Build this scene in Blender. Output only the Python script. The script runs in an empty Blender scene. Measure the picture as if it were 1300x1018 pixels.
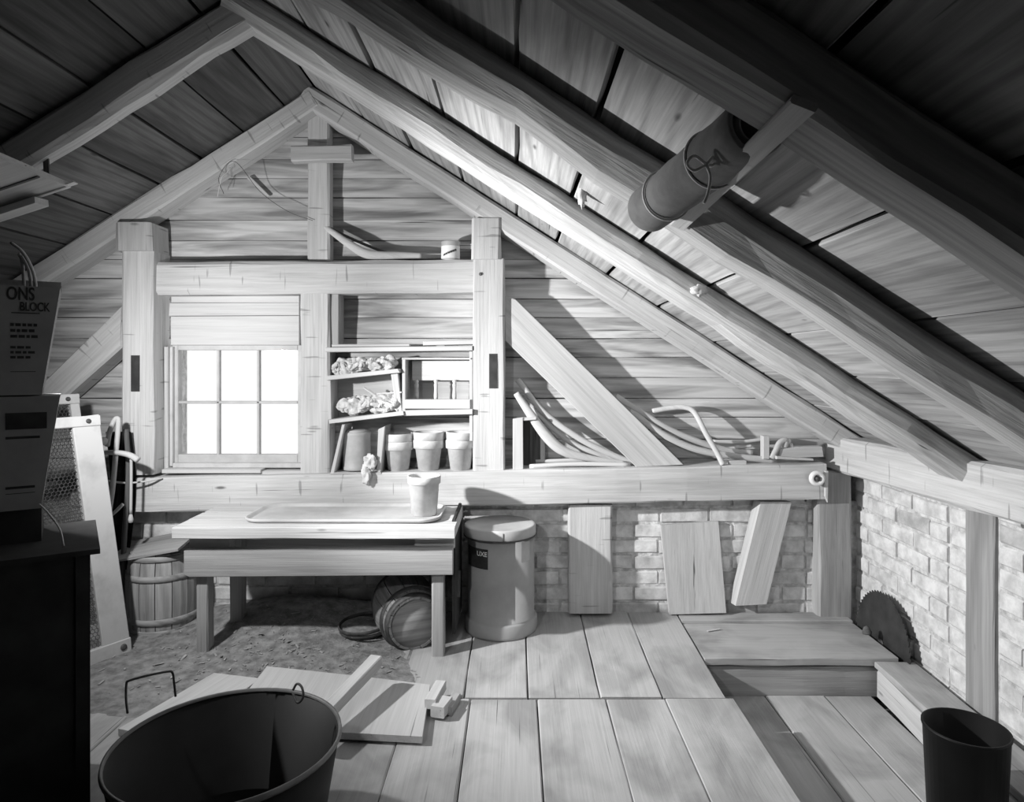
import bpy, math, random
from mathutils import Vector, Matrix, noise
random.seed(7)
R = random.random
U = random.uniform
scene = bpy.context.scene
COL = scene.collection

# ------------------------------------------------------------------ camera, world, light, exposure
F, CX, CY, H = 870.0, 655.0, 462.0, 1.108      # focal length in px, principal point, eye height
cam_d = bpy.data.cameras.new('camera')
cam = bpy.data.objects.new('camera', cam_d); COL.objects.link(cam)
cam.location = (0, 0, H); cam.rotation_euler = (math.pi/2, 0, 0)
cam_d.sensor_fit = 'HORIZONTAL'; cam_d.sensor_width = 36.0
cam_d.lens = F/1300*36.0
cam_d.shift_x = -(CX-650)/1300; cam_d.shift_y = -(509-CY)/1300
cam_d.clip_start = 0.02
scene.camera = cam

world = bpy.data.worlds.new('world'); scene.world = world
world.use_nodes = True
bgn = world.node_tree.nodes['Background']
bgn.inputs[0].default_value = (1, 1, 1, 1); bgn.inputs[1].default_value = 1.35

LAMP = Vector((-1.42, 1.94, 1.17))
def spot(name, watts, size, aim, at=None):
    # one flood lamp standing behind the cartons at the left: a wide spill and the brighter throw of its reflector
    ld = bpy.data.lights.new(name, 'SPOT')
    ld.energy = watts; ld.spot_size = math.radians(size); ld.spot_blend = 1.0; ld.shadow_soft_size = 0.028
    o = bpy.data.objects.new(name, ld); COL.objects.link(o)
    o.location = LAMP if at is None else at
    o.rotation_euler = Vector(aim).to_track_quat('-Z', 'Y').to_euler()
spot('flood_lamp_spill', 70, 175, (0.62, 0.74, -0.20))
spot('flood_lamp_throw', 285, 92, (0.975, 0.185, -0.12))
# a second, weaker lamp beside the camera, turned down towards the foot of the gable wall
spot('camera_side_lamp', 62, 50, (.33, .85, -.43), (-.85, 0, 1.74))

scene.view_settings.view_transform = 'Standard'
scene.view_settings.look = 'None'
scene.view_settings.exposure = 0.0
scene.view_settings.gamma = 1.0
scene.view_settings.use_curve_mapping = False

# ------------------------------------------------------------------ helpers
WM = {}
def P(px, py, D):
    return Vector(((px-CX)*D/F, D, H-(py-CY)*D/F))
def X(px, D): return (px-CX)*D/F
def Z(py, D): return H-(py-CY)*D/F
def put(o, M, parent=None):
    COL.objects.link(o)
    WM[o.name] = M.copy()
    if parent is not None:
        o.parent = parent
        o.matrix_basis = WM[parent.name].inverted() @ M
    else:
        o.matrix_basis = M
    return o
def tag(o, label=None, cat=None, group=None, kind=None):
    if label: o['label'] = label
    if cat: o['category'] = cat
    if group: o['group'] = group
    if kind: o['kind'] = kind
    return o
def thing(name, loc, label, cat, group=None):
    o = bpy.data.objects.new(name, None); o.empty_display_size = .05
    put(o, Matrix.Translation(Vector(loc)))
    return tag(o, label, cat, group)
def mk(name, verts, faces, mat, frame=None, parent=None, smooth=False):
    """verts in world space; frame = the local frame (grain runs along its x)"""
    if frame is None:
        c = sum((Vector(v) for v in verts), Vector())/max(1, len(verts))
        frame = Matrix.Translation(c)
    inv = frame.inverted()
    me = bpy.data.meshes.new(name)
    me.from_pydata([tuple(inv @ Vector(v)) for v in verts], [], faces)
    me.materials.append(mat)
    if smooth: me.polygons.foreach_set('use_smooth', [True]*len(me.polygons))
    me.update()
    return put(bpy.data.objects.new(name, me), frame, parent)
def frame_of(o, x, y):
    x = Vector(x).normalized(); y = Vector(y); y = (y - x*y.dot(x)).normalized(); z = x.cross(y)
    M = Matrix((x, y, z)).transposed().to_4x4(); M.translation = Vector(o)
    return M
def beam_geo(A, B, w, h, up=(0,0,1), c=.006, j=.0, n=1, w2=None, h2=None):
    A = Vector(A); B = Vector(B); x = (B-A); L = x.length; x.normalize()
    upv = Vector(up); upv = (upv - x*upv.dot(x)).normalized(); s = upv.cross(x).normalized()
    vs, fs = [], []
    w2 = w if w2 is None else w2; h2 = h if h2 is None else h2
    seed = Vector((R()*100, R()*100, R()*100))
    for i in range(n+1):
        t = i/n; ww = (w+(w2-w)*t)/2; hh = (h+(h2-h)*t)/2; cc = min(c, ww*.9, hh*.9)
        prof = [(-ww+cc,-hh),(ww-cc,-hh),(ww,-hh+cc),(ww,hh-cc),(ww-cc,hh),(-ww+cc,hh),(-ww,hh-cc),(-ww,-hh+cc)]
        o = A + (B-A)*t
        for k, (a, b) in enumerate(prof):
            v = o + s*a + upv*b
            if j:
                q = seed + Vector((t*L*5, (k//2)*1.7, 0))
                v = v + s*(noise.noise(q)*j) + upv*(noise.noise(q+Vector((0,0,9)))*j)
            vs.append(v)
    for i in range(n):
        for k in range(8):
            a = i*8+k; b = i*8+(k+1)%8
            fs.append((a, b, b+8, a+8))
    fs.append(tuple(range(7,-1,-1))); fs.append(tuple(range(n*8, n*8+8)))
    return vs, fs, frame_of((A+B)/2, x, s)
def beam(name, A, B, w, h, mat, up=(0,0,1), c=.006, j=.0, n=1, parent=None, w2=None, h2=None):
    v, f, M = beam_geo(A, B, w, h, up, c, j, n, w2, h2)
    return mk(name, v, f, mat, M, parent)
def slab_geo(pts, D, th, c=.003, j=0.0):
    """upright board facing the room: outline pts=[(px,py)] at depth D, extruded back by th"""
    w = [P(a, b, D) for a, b in pts]
    area = sum(w[i].x*w[(i+1)%len(w)].z - w[(i+1)%len(w)].x*w[i].z for i in range(len(w)))
    if area > 0: w.reverse()
    n = len(w); ctr = sum(w, Vector())/n
    ring0 = []
    for i in range(n):
        a, b, d = w[i-1], w[i], w[(i+1)%n]
        e1 = (b-a).normalized(); e2 = (d-b).normalized()
        n1 = Vector((e1.z,0,-e1.x)); n2 = Vector((e2.z,0,-e2.x))
        if n1.dot(ctr-b) < 0 and n2.dot(ctr-b) < 0: n1 = -n1; n2 = -n2
        m = (n1+n2); m = m.normalized() if m.length > 1e-6 else n1
        ring0.append(b + m*c)
    back = Vector((0, th, 0)); mid = Vector((0, c, 0))
    vs = ring0 + [p+mid for p in w] + [p+back for p in w]
    fs = [tuple(range(n)), tuple(range(3*n-1, 2*n-1, -1))]
    for r in (0, 1):
        for i in range(n):
            a = r*n+i; b = r*n+(i+1)%n
            fs.append((a+n, b+n, b, a))
    e = max(((w[(i+1)%n]-w[i]) for i in range(n)), key=lambda q: q.length)
    return vs, fs, frame_of(ctr+Vector((0,th/2,0)), e, (0,1,0))
def slab(name, pts, D, th, mat, parent=None, c=.003):
    v, f, M = slab_geo(pts, D, th, c)
    return mk(name, v, f, mat, M, parent)
def rect(x0, y0, x1, y1): return [(x0,y0),(x1,y0),(x1,y1),(x0,y1)]
def lathe(name, o, prof, mat, axis=(0,0,1), n=32, parent=None, smooth=True, sx=1.0, cap=True):
    axis = Vector(axis).normalized(); ref = Vector((1,0,0)) if abs(axis.x) < .9 else Vector((0,1,0))
    M = frame_of(o, ref - axis*ref.dot(axis), axis.cross(ref))
    vs, fs = [], []
    for r, z in prof:
        for k in range(n):
            a = 2*math.pi*k/n
            vs.append(M @ Vector((r*math.cos(a)*sx, r*math.sin(a), z)))
    m = len(prof)
    for i in range(m-1):
        for k in range(n):
            a = i*n+k; b = i*n+(k+1)%n
            fs.append((a, b, b+n, a+n))
    if cap and prof[0][0] > 1e-5: fs.append(tuple(range(n-1,-1,-1)))
    if cap and prof[-1][0] > 1e-5: fs.append(tuple(range((m-1)*n, m*n)))
    return mk(name, vs, fs, mat, M, parent, smooth)
def catmull(pts, k=8):
    pts = [Vector(p) for p in pts]
    if len(pts) == 2:
        return [pts[0].lerp(pts[1], i/k) for i in range(k+1)]
    q = [pts[0]*2-pts[1]] + pts + [pts[-1]*2-pts[-2]]
    out = []
    for i in range(1, len(q)-2):
        a, b, c, d = q[i-1:i+3]
        for s in range(k):
            t = s/k
            out.append(.5*((2*b)+(c-a)*t+(2*a-5*b+4*c-d)*t*t+(-a+3*b-3*c+d)*t**3))
    out.append(pts[-1]); return out
def tube_geo(pts, ra, rb=None, n=8, k=8, nrm=(0,-1,0), taper=None):
    """sweep an ellipse (ra across, rb along nrm) down a smooth path"""
    rb = ra if rb is None else rb
    c = catmull(pts, k) if k > 0 else [Vector(p) for p in pts]
    vs, fs = [], []
    for i, p in enumerate(c):
        t = (c[min(i+1, len(c)-1)]-c[max(i-1, 0)]).normalized()
        u = Vector(nrm); u = u - t*u.dot(t)
        if u.length < 1e-4: u = Vector((.3,.2,1)); u = u - t*u.dot(t)
        u.normalize(); s = t.cross(u)
        f = 1 if taper is None else taper(i/(len(c)-1))
        for m in range(n):
            a = 2*math.pi*(m+.5)/n
            vs.append(p + s*(ra*f*math.cos(a)) + u*(rb*f*math.sin(a)))
    for i in range(len(c)-1):
        for m in range(n):
            a = i*n+m; b = i*n+(m+1)%n
            fs.append((a, b, b+n, a+n))
    fs.append(tuple(range(n-1,-1,-1))); fs.append(tuple(range((len(c)-1)*n, len(c)*n)))
    return vs, fs
def tube(name, pts, ra, mat, rb=None, n=8, k=8, nrm=(0,-1,0), parent=None, taper=None, smooth=True):
    v, f = tube_geo(pts, ra, rb, n, k, nrm, taper)
    pts = [Vector(p) for p in pts]
    e = pts[-1]-pts[0]
    if e.length < 1e-3: e = pts[1]-pts[0]
    y = Vector((0,1,0)) if abs(e.normalized().y) < .9 else Vector((1,0,0))
    return mk(name, v, f, mat, frame_of(sum(pts, Vector())/len(pts), e, y), parent, smooth)
def join(geos):
    V, Fc = [], []
    for g in geos:
        o = len(V); V += list(g[0]); Fc += [tuple(i+o for i in f) for f in g[1]]
    return V, Fc
def box_geo(x0, x1, y0, y1, z0, z1):
    v = [Vector(p) for p in ((x0,y0,z0),(x1,y0,z0),(x1,y1,z0),(x0,y1,z0),(x0,y0,z1),(x1,y0,z1),(x1,y1,z1),(x0,y1,z1))]
    return v, [(3,2,1,0),(4,5,6,7),(0,1,5,4),(1,2,6,5),(2,3,7,6),(3,0,4,7)]
def box(name, x0, x1, y0, y1, z0, z1, mat, parent=None, grain=None):
    v, f = box_geo(x0, x1, y0, y1, z0, z1)
    d = (x1-x0, y1-y0, z1-z0); g = d.index(max(d)) if grain is None else grain
    ax = [(1,0,0),(0,1,0),(0,0,1)]
    return mk(name, v, f, mat, frame_of(((x0+x1)/2,(y0+y1)/2,(z0+z1)/2), ax[g], ax[(g+1)%3]), parent)
def blob(name, c, r, mat, parent=None, amp=.5, freq=3, nu=22, nv=14, seed=0, flat=None, stretch=(1,1,1)):
    c = Vector(c); vs, fs = [], []
    for i in range(nv+1):
        th = math.pi*i/nv
        for k in range(nu):
            ph = 2*math.pi*k/nu
            d = Vector((math.sin(th)*math.cos(ph), math.sin(th)*math.sin(ph), math.cos(th)))
            q = Vector((d.x*stretch[0], d.y*stretch[1], d.z*stretch[2]))*freq+Vector((seed, seed*2.1, 0))
            m = 1+amp*(noise.noise(q) + .6*abs(noise.noise(q*2.3)) + .3*noise.noise(q*5))
            v = Vector((d.x*r[0]*m, d.y*r[1]*m, d.z*r[2]*m))
            if flat is not None and v.z < flat: v.z = flat
            vs.append(c+v)
    for i in range(nv):
        for k in range(nu):
            a = i*nu+k; b = i*nu+(k+1)%nu
            fs.append((a+nu, b+nu, b, a))
    return mk(name, vs, fs, mat, Matrix.Translation(c), parent, True)
def text_geo(s, size):
    cu = bpy.data.curves.new('t', 'FONT'); cu.body = s; cu.size = size; cu.offset = size*.018
    ob = bpy.data.objects.new('t', cu); COL.objects.link(ob)
    bpy.context.view_layer.update()
    me = bpy.data.meshes.new_from_object(ob.evaluated_get(bpy.context.evaluated_depsgraph_get()))
    v = [p.co.copy() for p in me.vertices]; f = [tuple(p.vertices) for p in me.polygons]
    bpy.data.objects.remove(ob); bpy.data.curves.remove(cu); bpy.data.meshes.remove(me)
    return v, f

# ------------------------------------------------------------------ materials (a black-and-white photograph: neutral greys)
def g(v): return (v, v, v, 1)
def new_mat(name, rough=.8):
    m = bpy.data.materials.new(name); m.use_nodes = True
    nt = m.node_tree; b = nt.nodes['Principled BSDF']
    b.inputs['Roughness'].default_value = rough
    b.inputs['Specular IOR Level'].default_value = .25
    return m, nt, b
def N(nt, t, **kw):
    n = nt.nodes.new(t)
    for k, v in kw.items(): setattr(n, k, v)
    return n
def coords(nt, scale, spread=60.0):
    tc = N(nt, 'ShaderNodeTexCoord'); oi = N(nt, 'ShaderNodeObjectInfo')
    mu = N(nt, 'ShaderNodeMath', operation='MULTIPLY'); mu.inputs[1].default_value = spread
    nt.links.new(oi.outputs['Random'], mu.inputs[0])
    ad = N(nt, 'ShaderNodeVectorMath', operation='ADD')
    nt.links.new(tc.outputs['Object'], ad.inputs[0]); nt.links.new(mu.outputs[0], ad.inputs[1])
    def scaled(s):
        m = N(nt, 'ShaderNodeVectorMath', operation='MULTIPLY'); m.inputs[1].default_value = s
        nt.links.new(ad.outputs[0], m.inputs[0]); return m.outputs[0]
    return scaled, oi
def ramp(nt, src, stops):
    r = N(nt, 'ShaderNodeValToRGB')
    while len(r.color_ramp.elements) < len(stops): r.color_ramp.elements.new(.5)
    for e, (p, v) in zip(r.color_ramp.elements, stops): e.position = p; e.color = g(v)
    nt.links.new(src, r.inputs[0]); return r.outputs[0]
def mult(nt, a, b, f=1.0):
    m = N(nt, 'ShaderNodeMix', data_type='RGBA', blend_type='MULTIPLY'); m.inputs[0].default_value = f
    nt.links.new(a, m.inputs[6]); nt.links.new(b, m.inputs[7]); return m.outputs[2]
def wood(name, v, contrast=.35, blot=.35, bump=.25, grain=26, knots=True, rough=.82, vary=.18, rings=.25, bl=(1.1, 7.0), score=0):
    m, nt, b = new_mat(name, rough)
    sc, oi = coords(nt, 1)
    n1 = N(nt, 'ShaderNodeTexNoise'); n1.inputs['Scale'].default_value = 1; n1.inputs['Detail'].default_value = 6; n1.inputs['Roughness'].default_value = .65
    nt.links.new(sc((3.0, grain*5.0, grain*5.0)), n1.inputs['Vector'])
    n2 = N(nt, 'ShaderNodeTexNoise'); n2.inputs['Scale'].default_value = 1; n2.inputs['Detail'].default_value = 4; n2.inputs['Distortion'].default_value = .6
    nt.links.new(sc((bl[0], bl[1], bl[1])), n2.inputs['Vector'])
    w = N(nt, 'ShaderNodeTexWave', wave_type='BANDS', bands_direction='DIAGONAL'); w.inputs['Scale'].default_value = 1.0
    w.inputs['Distortion'].default_value = 7; w.inputs['Detail'].default_value = 2; w.inputs['Detail Scale'].default_value = .8
    nt.links.new(sc((.8, 14, 14)), w.inputs['Vector'])
    c1 = ramp(nt, n1.outputs['Fac'], [(.30, 1-contrast), (.62, 1.0)])
    c2 = ramp(nt, n2.outputs['Fac'], [(.34, 1-blot), (.56, 1.0), (.8, 1.0)])
    c3 = ramp(nt, w.outputs['Fac'], [(.0, 1-rings), (.5, 1.0), (1.0, 1.0)])
    col = mult(nt, mult(nt, c1, c2), c3)
    n3 = N(nt, 'ShaderNodeTexNoise'); n3.inputs['Scale'].default_value = 1; n3.inputs['Detail'].default_value = 2
    nt.links.new(sc((1.7, 95, 95)), n3.inputs['Vector'])
    col = mult(nt, col, ramp(nt, n3.outputs['Fac'], [(.22, .25), (.30, 1.0)]))
    if score:      # axe score marks across the grain
        n4 = N(nt, 'ShaderNodeTexNoise'); n4.inputs['Scale'].default_value = 1; n4.inputs['Detail'].default_value = 1
        nt.links.new(sc((60, 7, 7)), n4.inputs['Vector'])
        col = mult(nt, col, ramp(nt, n4.outputs['Fac'], [(.26, 1-score), (.31, 1.0)]))
    if knots:
        vo = N(nt, 'ShaderNodeTexVoronoi'); vo.inputs['Scale'].default_value = 1
        nt.links.new(sc((2.6, 9, 9)), vo.inputs['Vector'])
        ck = ramp(nt, vo.outputs['Distance'], [(.03, .30), (.075, 1.0)])
        col = mult(nt, col, ck)
    mp = N(nt, 'ShaderNodeMapRange'); mp.inputs['To Min'].default_value = v*(1-vary); mp.inputs['To Max'].default_value = v*(1+vary)
    nt.links.new(oi.outputs['Random'], mp.inputs['Value'])
    col = mult(nt, col, mp.outputs[0])
    nt.links.new(col, b.inputs['Base Color'])
    bp = N(nt, 'ShaderNodeBump'); bp.inputs['Strength'].default_value = bump; bp.inputs['Distance'].default_value = .004
    nt.links.new(n1.outputs['Fac'], bp.inputs['Height']); nt.links.new(bp.outputs[0], b.inputs['Normal'])
    return m
def mottled(name, lo, hi, scale=12, detail=6, bump=.3, rough=.9, dist=.006, metal=0.0, spec=None, stops=(.35,.65)):
    m, nt, b = new_mat(name, rough)
    sc, oi = coords(nt, 1)
    n1 = N(nt, 'ShaderNodeTexNoise'); n1.inputs['Scale'].default_value = scale; n1.inputs['Detail'].default_value = detail; n1.inputs['Roughness'].default_value = .6
    nt.links.new(sc((1, 1, 1)), n1.inputs['Vector'])
    nt.links.new(ramp(nt, n1.outputs['Fac'], [(stops[0], lo), (stops[1], hi)]), b.inputs['Base Color'])
    b.inputs['Metallic'].default_value = metal
    if spec is not None: b.inputs['Specular IOR Level'].default_value = spec
    if bump:
        bp = N(nt, 'ShaderNodeBump'); bp.inputs['Strength'].default_value = bump; bp.inputs['Distance'].default_value = dist
        nt.links.new(n1.outputs['Fac'], bp.inputs['Height']); nt.links.new(bp.outputs[0], b.inputs['Normal'])
    return m
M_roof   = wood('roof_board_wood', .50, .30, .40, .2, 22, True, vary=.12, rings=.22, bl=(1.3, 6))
M_roofl  = wood('dark_roof_board_wood', .15, .30, .5, .2, 22, True, vary=.15, rings=.25, bl=(1.3, 6))  # left-slope boards, lower base colour than the right slope
M_gable  = wood('weathered_gable_wood', .66, .20, .60, .3, 18, False, vary=.10, rings=.14, bl=(2.0, 16))
M_hewn   = wood('hewn_timber', .60, .20, .18, .5, 24, True, vary=.05, rings=.06, score=.4)
M_pole   = wood('rough_pole_wood', .60, .38, .25, 1.0, 18, True, vary=.08, rings=.06)
M_plank  = wood('plain_plank_wood', .58, .18, .15, .3, 34, True, vary=.08, rings=.08)
M_pale   = wood('pale_wood', .60, .14, .10, .15, 34, False, vary=.05, rings=.05)
M_dark   = wood('dark_stained_wood', .16, .35, .3, .3, 30, False, vary=.1)
M_bench  = wood('bench_wood', .42, .22, .30, .3, 34, True, vary=.1, rings=.1)
M_floor  = wood('floor_wood', .48, .14, .34, .25, 30, False, vary=.06, rings=.03, bl=(3.5, 6))
M_paint  = mottled('worn_white_paint', .44, .56, 9, 5, .1, .6, stops=(.3,.5))
M_sash   = mottled('sash_paint', .44, .54, 14, 5, .1, .6)
M_brick  = mottled('whitewashed_brick', .48, .78, 16, 8, .8, .95, .008)
M_brick2 = mottled('worn_brick', .36, .62, 14, 8, .6, .95, .006)
M_mortar = mottled('lime_mortar', .40, .75, 30, 8, 1.0, .95, .012)
M_dirt   = mottled('loose_dirt', .16, .34, 26, 9, 1.0, 1.0, .012)
M_chip   = mottled('wood_chips', .26, .46, 30, 3, 0, .9)
M_black  = mottled('tarry_dark', .012, .03, 8, 3, 0, .95)
M_clay   = mottled('dusty_clay', .50, .66, 20, 6, .15, .9, .002)
M_drum   = mottled('fibre_drum_board', .34, .42, 7, 6, .08, .75, .002)
M_lid    = mottled('drum_lid_board', .42, .52, 9, 6, .08, .7, .002)
M_label  = mottled('dark_print', .03, .05, 20, 2, 0, .8)
M_white  = mottled('white_print', .75, .82, 20, 2, 0, .7)
M_iron   = mottled('rusty_iron', .05, .12, 30, 6, .2, .6, .002, metal=.3)
M_steel  = mottled('dull_saw_steel', .035, .07, 10, 6, .1, .5, .002, metal=.3)
M_tin    = mottled('dull_tin', .38, .50, 12, 5, .1, .5, .002)
M_tub    = mottled('blackened_tub', .003, .007, 12, 5, .1, .55, .002)
M_tubrim = mottled('tub_rim_metal', .12, .20, 12, 5, .1, .45, .002)
M_card   = mottled('cardboard', .26, .33, 9, 5, .05, .9, .002)
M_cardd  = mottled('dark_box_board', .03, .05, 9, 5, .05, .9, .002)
M_rag    = mottled('dusty_cloth', .42, .66, 40, 6, .6, 1.0, .004)
M_cloth  = mottled('black_cloth', .015, .03, 20, 4, .3, 1.0, .004)
M_canvas = mottled('canvas_roll', .15, .24, 14, 6, .2, .9, .003)
M_string = mottled('white_string', .65, .75, 60, 2, 0, .9)
M_porc   = mottled('white_porcelain', .75, .85, 10, 2, 0, .3, spec=.5)
M_tray   = mottled('enamel_tray', .42, .56, 8, 6, .05, .5, .001, spec=.4)
def glass_mat():
    m = bpy.data.materials.new('dusty_window_glass'); m.use_nodes = True; nt = m.node_tree
    nt.nodes.remove(nt.nodes['Principled BSDF'])
    t = N(nt, 'ShaderNodeBsdfTransparent'); t.inputs[0].default_value = g(.94)
    gl = N(nt, 'ShaderNodeBsdfGlossy'); gl.inputs['Roughness'].default_value = .08
    mx = N(nt, 'ShaderNodeMixShader'); mx.inputs[0].default_value = .05
    nt.links.new(t.outputs[0], mx.inputs[1]); nt.links.new(gl.outputs[0], mx.inputs[2])
    nt.links.new(mx.outputs[0], nt.nodes['Material Output'].inputs[0]); return m
M_glass = glass_mat()

# ------------------------------------------------------------------ the room shell
RX, RZ, TAN = -.865, H+1.19, .64            # ridge x, ridge z (underside of roof boards), roof slope
COS = 1/math.sqrt(1+TAN*TAN); SIN = TAN*COS
def roof_z(x): return RZ - TAN*abs(x-RX)
GP, GB = 3.06, 3.0                          # faces of the gable boards and of the gable bricks
YB = -1.2                                   # end of the attic behind the camera
WXL, WXR = -3.22, 1.49
WIN = (X(213, GP), X(382, GP), Z(594, GP), Z(376, GP))   # window opening x0,x1,z0,z1
def struct(o): o['kind'] = 'structure'; return o

# back wall: backing with the window opening
yb0, yb1 = 3.115, 3.24
gs = [box_geo(-3.4, WIN[0], yb0, yb1, -.4, 2.5), box_geo(WIN[1], 1.75, yb0, yb1, -.4, 2.5),
      box_geo(WIN[0], WIN[1], yb0, yb1, -.4, WIN[2]), box_geo(WIN[0], WIN[1], yb0, yb1, WIN[3], 2.5)]
gs.append(box_geo(-3.4, 1.75, 3.008, yb0, -.4, .505))
wall_back = struct(mk('wall_back', *join(gs), M_mortar, frame=Matrix.Translation((0, yb0, 0))))
z = .60
rows = []
while z < RZ-.05:
    h = U(.082, .105); rows.append((z, min(z+h, RZ-.01))); z += h
for (z0, z1) in rows:
    zz1 = z1-.003
    xl = RX-(RZ-z0)/TAN; xr = RX+(RZ-z0)/TAN
    xl1 = RX-(RZ-zz1)/TAN; xr1 = RX+(RZ-zz1)/TAN
    segs = [(max(xl, -3.2), max(xl1, -3.2), min(xr, 1.62), min(xr1, 1.62))]
    if z1 > WIN[2] and z0 < WIN[3]:
        a = segs[0]; segs = [(a[0], a[1], WIN[0], WIN[0]), (WIN[1], WIN[1], a[2], a[3])]
    elif R() < .4:
        a = segs[0]; m_ = U(-.6, .6)
        if a[0]+.3 < m_ < a[2]-.3: segs = [(a[0], a[1], m_, m_), (m_+.002, m_+.002, a[2], a[3])]
    d = U(-.006, .004); tilt = U(0, .008)
    for (a0, a1, b0, b1) in segs:
        if b0-a0 < .04: continue
        n = max(2, int((b0-a0)/.15)); vs, fs = [], []
        sd = Vector((R()*50, R()*50, 0))
        for i in range(n+1):
            t = i/n; xb = a0+(b0-a0)*t; xt = a1+(b1-a1)*t
            w = noise.noise(sd+Vector((xb*2.5,0,0)))*.004
            vs += [Vector((xb, GP+d, z0+w)), Vector((xt, GP+d+tilt, zz1+w)), Vector((xt, yb0+.005, zz1)), Vector((xb, yb0+.005, z0))]
        for i in range(n):
            o = i*4
            fs += [(o+4, o+5, o+1, o), (o+1, o+5, o+6, o+2), (o+2, o+6, o+7, o+3), (o+3, o+7, o+4, o)]
        fs += [(0,1,2,3), (n*4+3, n*4+2, n*4+1, n*4)]
        mk('plank', vs, fs, M_gable, frame_of(((a0+b0)/2, GP, (z0+z1)/2), (1,0,0), (0,1,0)), wall_back)
# bricks: six shared shapes
BL, BH, BD, MO = .203, .0572, .06, .0115
def brick_mesh(mat, L):
    vs, fs, _ = beam_geo((-L/2,0,0), (L/2,0,0), BD, BH, (0,0,1), .005, .004, 3)
    me = bpy.data.meshes.new('brick'); me.from_pydata([tuple(v) for v in vs], [], fs); me.materials.append(mat); return me
BM = [brick_mesh(M_brick if i < 5 else M_brick2, BL) for i in range(7)]
BHALF = [brick_mesh(M_brick, BL/2-MO/2) for i in range(3)]
def lay(parent, o, dx, length, z0, z1, nrm):
    """courses of brick from point o along unit dx for length, faces at o, nrm pointing into the room"""
    dx = Vector(dx); nrm = Vector(nrm); z = z0; k = 0
    while z < z1-.01:
        t = 0; first = (k % 2 == 1)
        while t < length-.02:
            half = first or t+BL > length
            L = BL/2-MO/2 if half else BL
            if t+L > length+.03: break
            me = random.choice(BHALF if half else BM)
            ob = bpy.data.objects.new('brick', me)
            c = Vector(o)+dx*(t+L/2)-nrm*(BD/2+U(-.004,.005)); c.z = z+BH/2+U(-.002,.002)
            M = frame_of(c, dx*random.choice((1,-1)), nrm) @ Matrix.Rotation(U(-.02,.02), 4, 'Z') @ Matrix.Rotation(U(-.014,.014), 4, 'Y')
            put(ob, M, parent)
            t += L+MO+U(-.002,.003); first = False
        z += BH+MO; k += 1
lay(wall_back, (-1.95, GB, 0), (1,0,0), 3.30, .004, .50, (0,-1,0))
# right wall of brick
wall_right = struct(mk('wall_right', *box_geo(WXR+.008, WXR+.16, YB, 3.3, -.4, 1.0), M_mortar, frame=Matrix.Translation((WXR+.02, 1, 0))))
lay(wall_right, (WXR, 3.0, 0), (0,-1,0), .735, -.13, .655, (-1,0,0))
lay(wall_right, (WXR, 2.115, 0), (0,-1,0), .60, -.13, .655, (-1,0,0))
wall_left = struct(mk('wall_left', *box_geo(-3.4, WXL, YB, 3.3, -.4, 1.2), M_dark))
wall_front = struct(mk('wall_front', *box_geo(-3.4, 1.75, YB-.1, YB, -.4, 2.5), M_dark))
# roof: boards under dark backing, both slopes
def roof_side(sgn, seams, mat, label):
    d = Vector((sgn*COS, 0, -SIN)); n = Vector((sgn*SIN, 0, COS))
    A = Vector((RX, 0, RZ)) + n*.050
    vs = []
    for t in (-.05, 3.2):
        for y in (YB-.1, 3.3):
            for q in (0, .06):
                vs.append(A + d*t + n*q + Vector((0, y, 0)))
    fs = [(0,2,6,4),(1,5,7,3),(0,4,5,1),(2,3,7,6),(0,1,3,2),(4,6,7,5)]
    roof = struct(mk(label, vs, fs, M_black))
    for a, b in zip(seams[:-1], seams[1:]):
        sa = abs(a-RX)/COS; sb = abs(b-RX)/COS
        gap = {-.227:.024, .177:.026, .613:.018, .0:.012, -.454:.007}.get(round(b,3), U(.004, .011))
        wd = sb-sa-gap
        mid = (sa+sb)/2
        splits = [YB, 3.105] if R() < .6 else [YB, U(.2,1.0), 3.105]
        for y0, y1 in zip(splits[:-1], splits[1:]):
            off = U(0, .006)
            c = Vector((RX, 0, RZ)) + d*mid + n*(.011+off)
            v, f, M = beam_geo(c+Vector((0,y0,0)), c+Vector((0,y1-.004,0)), wd, .022, n, .002, .006, 10)
            mk('roof_board', v, f, mat, M, roof)
    return roof
ceiling_right = roof_side(1, [-.865,-.655,-.454,-.227,-.003,.177,.39,.613,.85,1.06,1.27,1.49], M_roof, 'ceiling_right')
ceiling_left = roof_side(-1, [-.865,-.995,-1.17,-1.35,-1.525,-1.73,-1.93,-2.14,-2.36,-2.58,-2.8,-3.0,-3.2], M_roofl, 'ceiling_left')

# floor: sub-floor, planks on the left, low floor and step on the right
EX = .70
STEP = 2.55
floor = struct(mk('floor', *box_geo(-3.4, 1.75, YB-.1, 3.3, -.45, -.20), M_dirt))
def fplank(x0, x1, y0, y1, zt, th=.03, mat=None, rise=0):
    gp = .004
    return beam('plank', ((x0+x1)/2, y0+.002, zt-th/2), ((x0+x1)/2, y1-.002, zt+rise-th/2), x1-x0-gp, th, mat or M_floor, (0,0,1), .003, .003, 8, floor)
far = [-3.2,-2.95,-2.7,-2.45,-2.2,-1.97,-1.74,-1.52,-1.3,-1.07,-.85,-.62,-.40,-.173,.04,.28,.487,EX]
near = [-3.2,-2.9,-2.65,-2.4,-2.15,-1.9,-1.67,-1.44,-1.22,-1.0,-.78,-.56,-.35,-.15,.07,.297,.494,.725]
for a, b in zip(far[:-1], far[1:]): fplank(a, b, 2.275, 3.0, U(-.002,.002), rise=.024)
for a, b in zip(near[:-1], near[1:]): fplank(a, b, YB, 2.27, U(-.002,.001))
# joists closing the edge of the raised floor
beam('joist', (EX-.045, YB, -.115), (EX-.045, 2.54, -.115), .08, .165, M_hewn, parent=floor)
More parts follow.
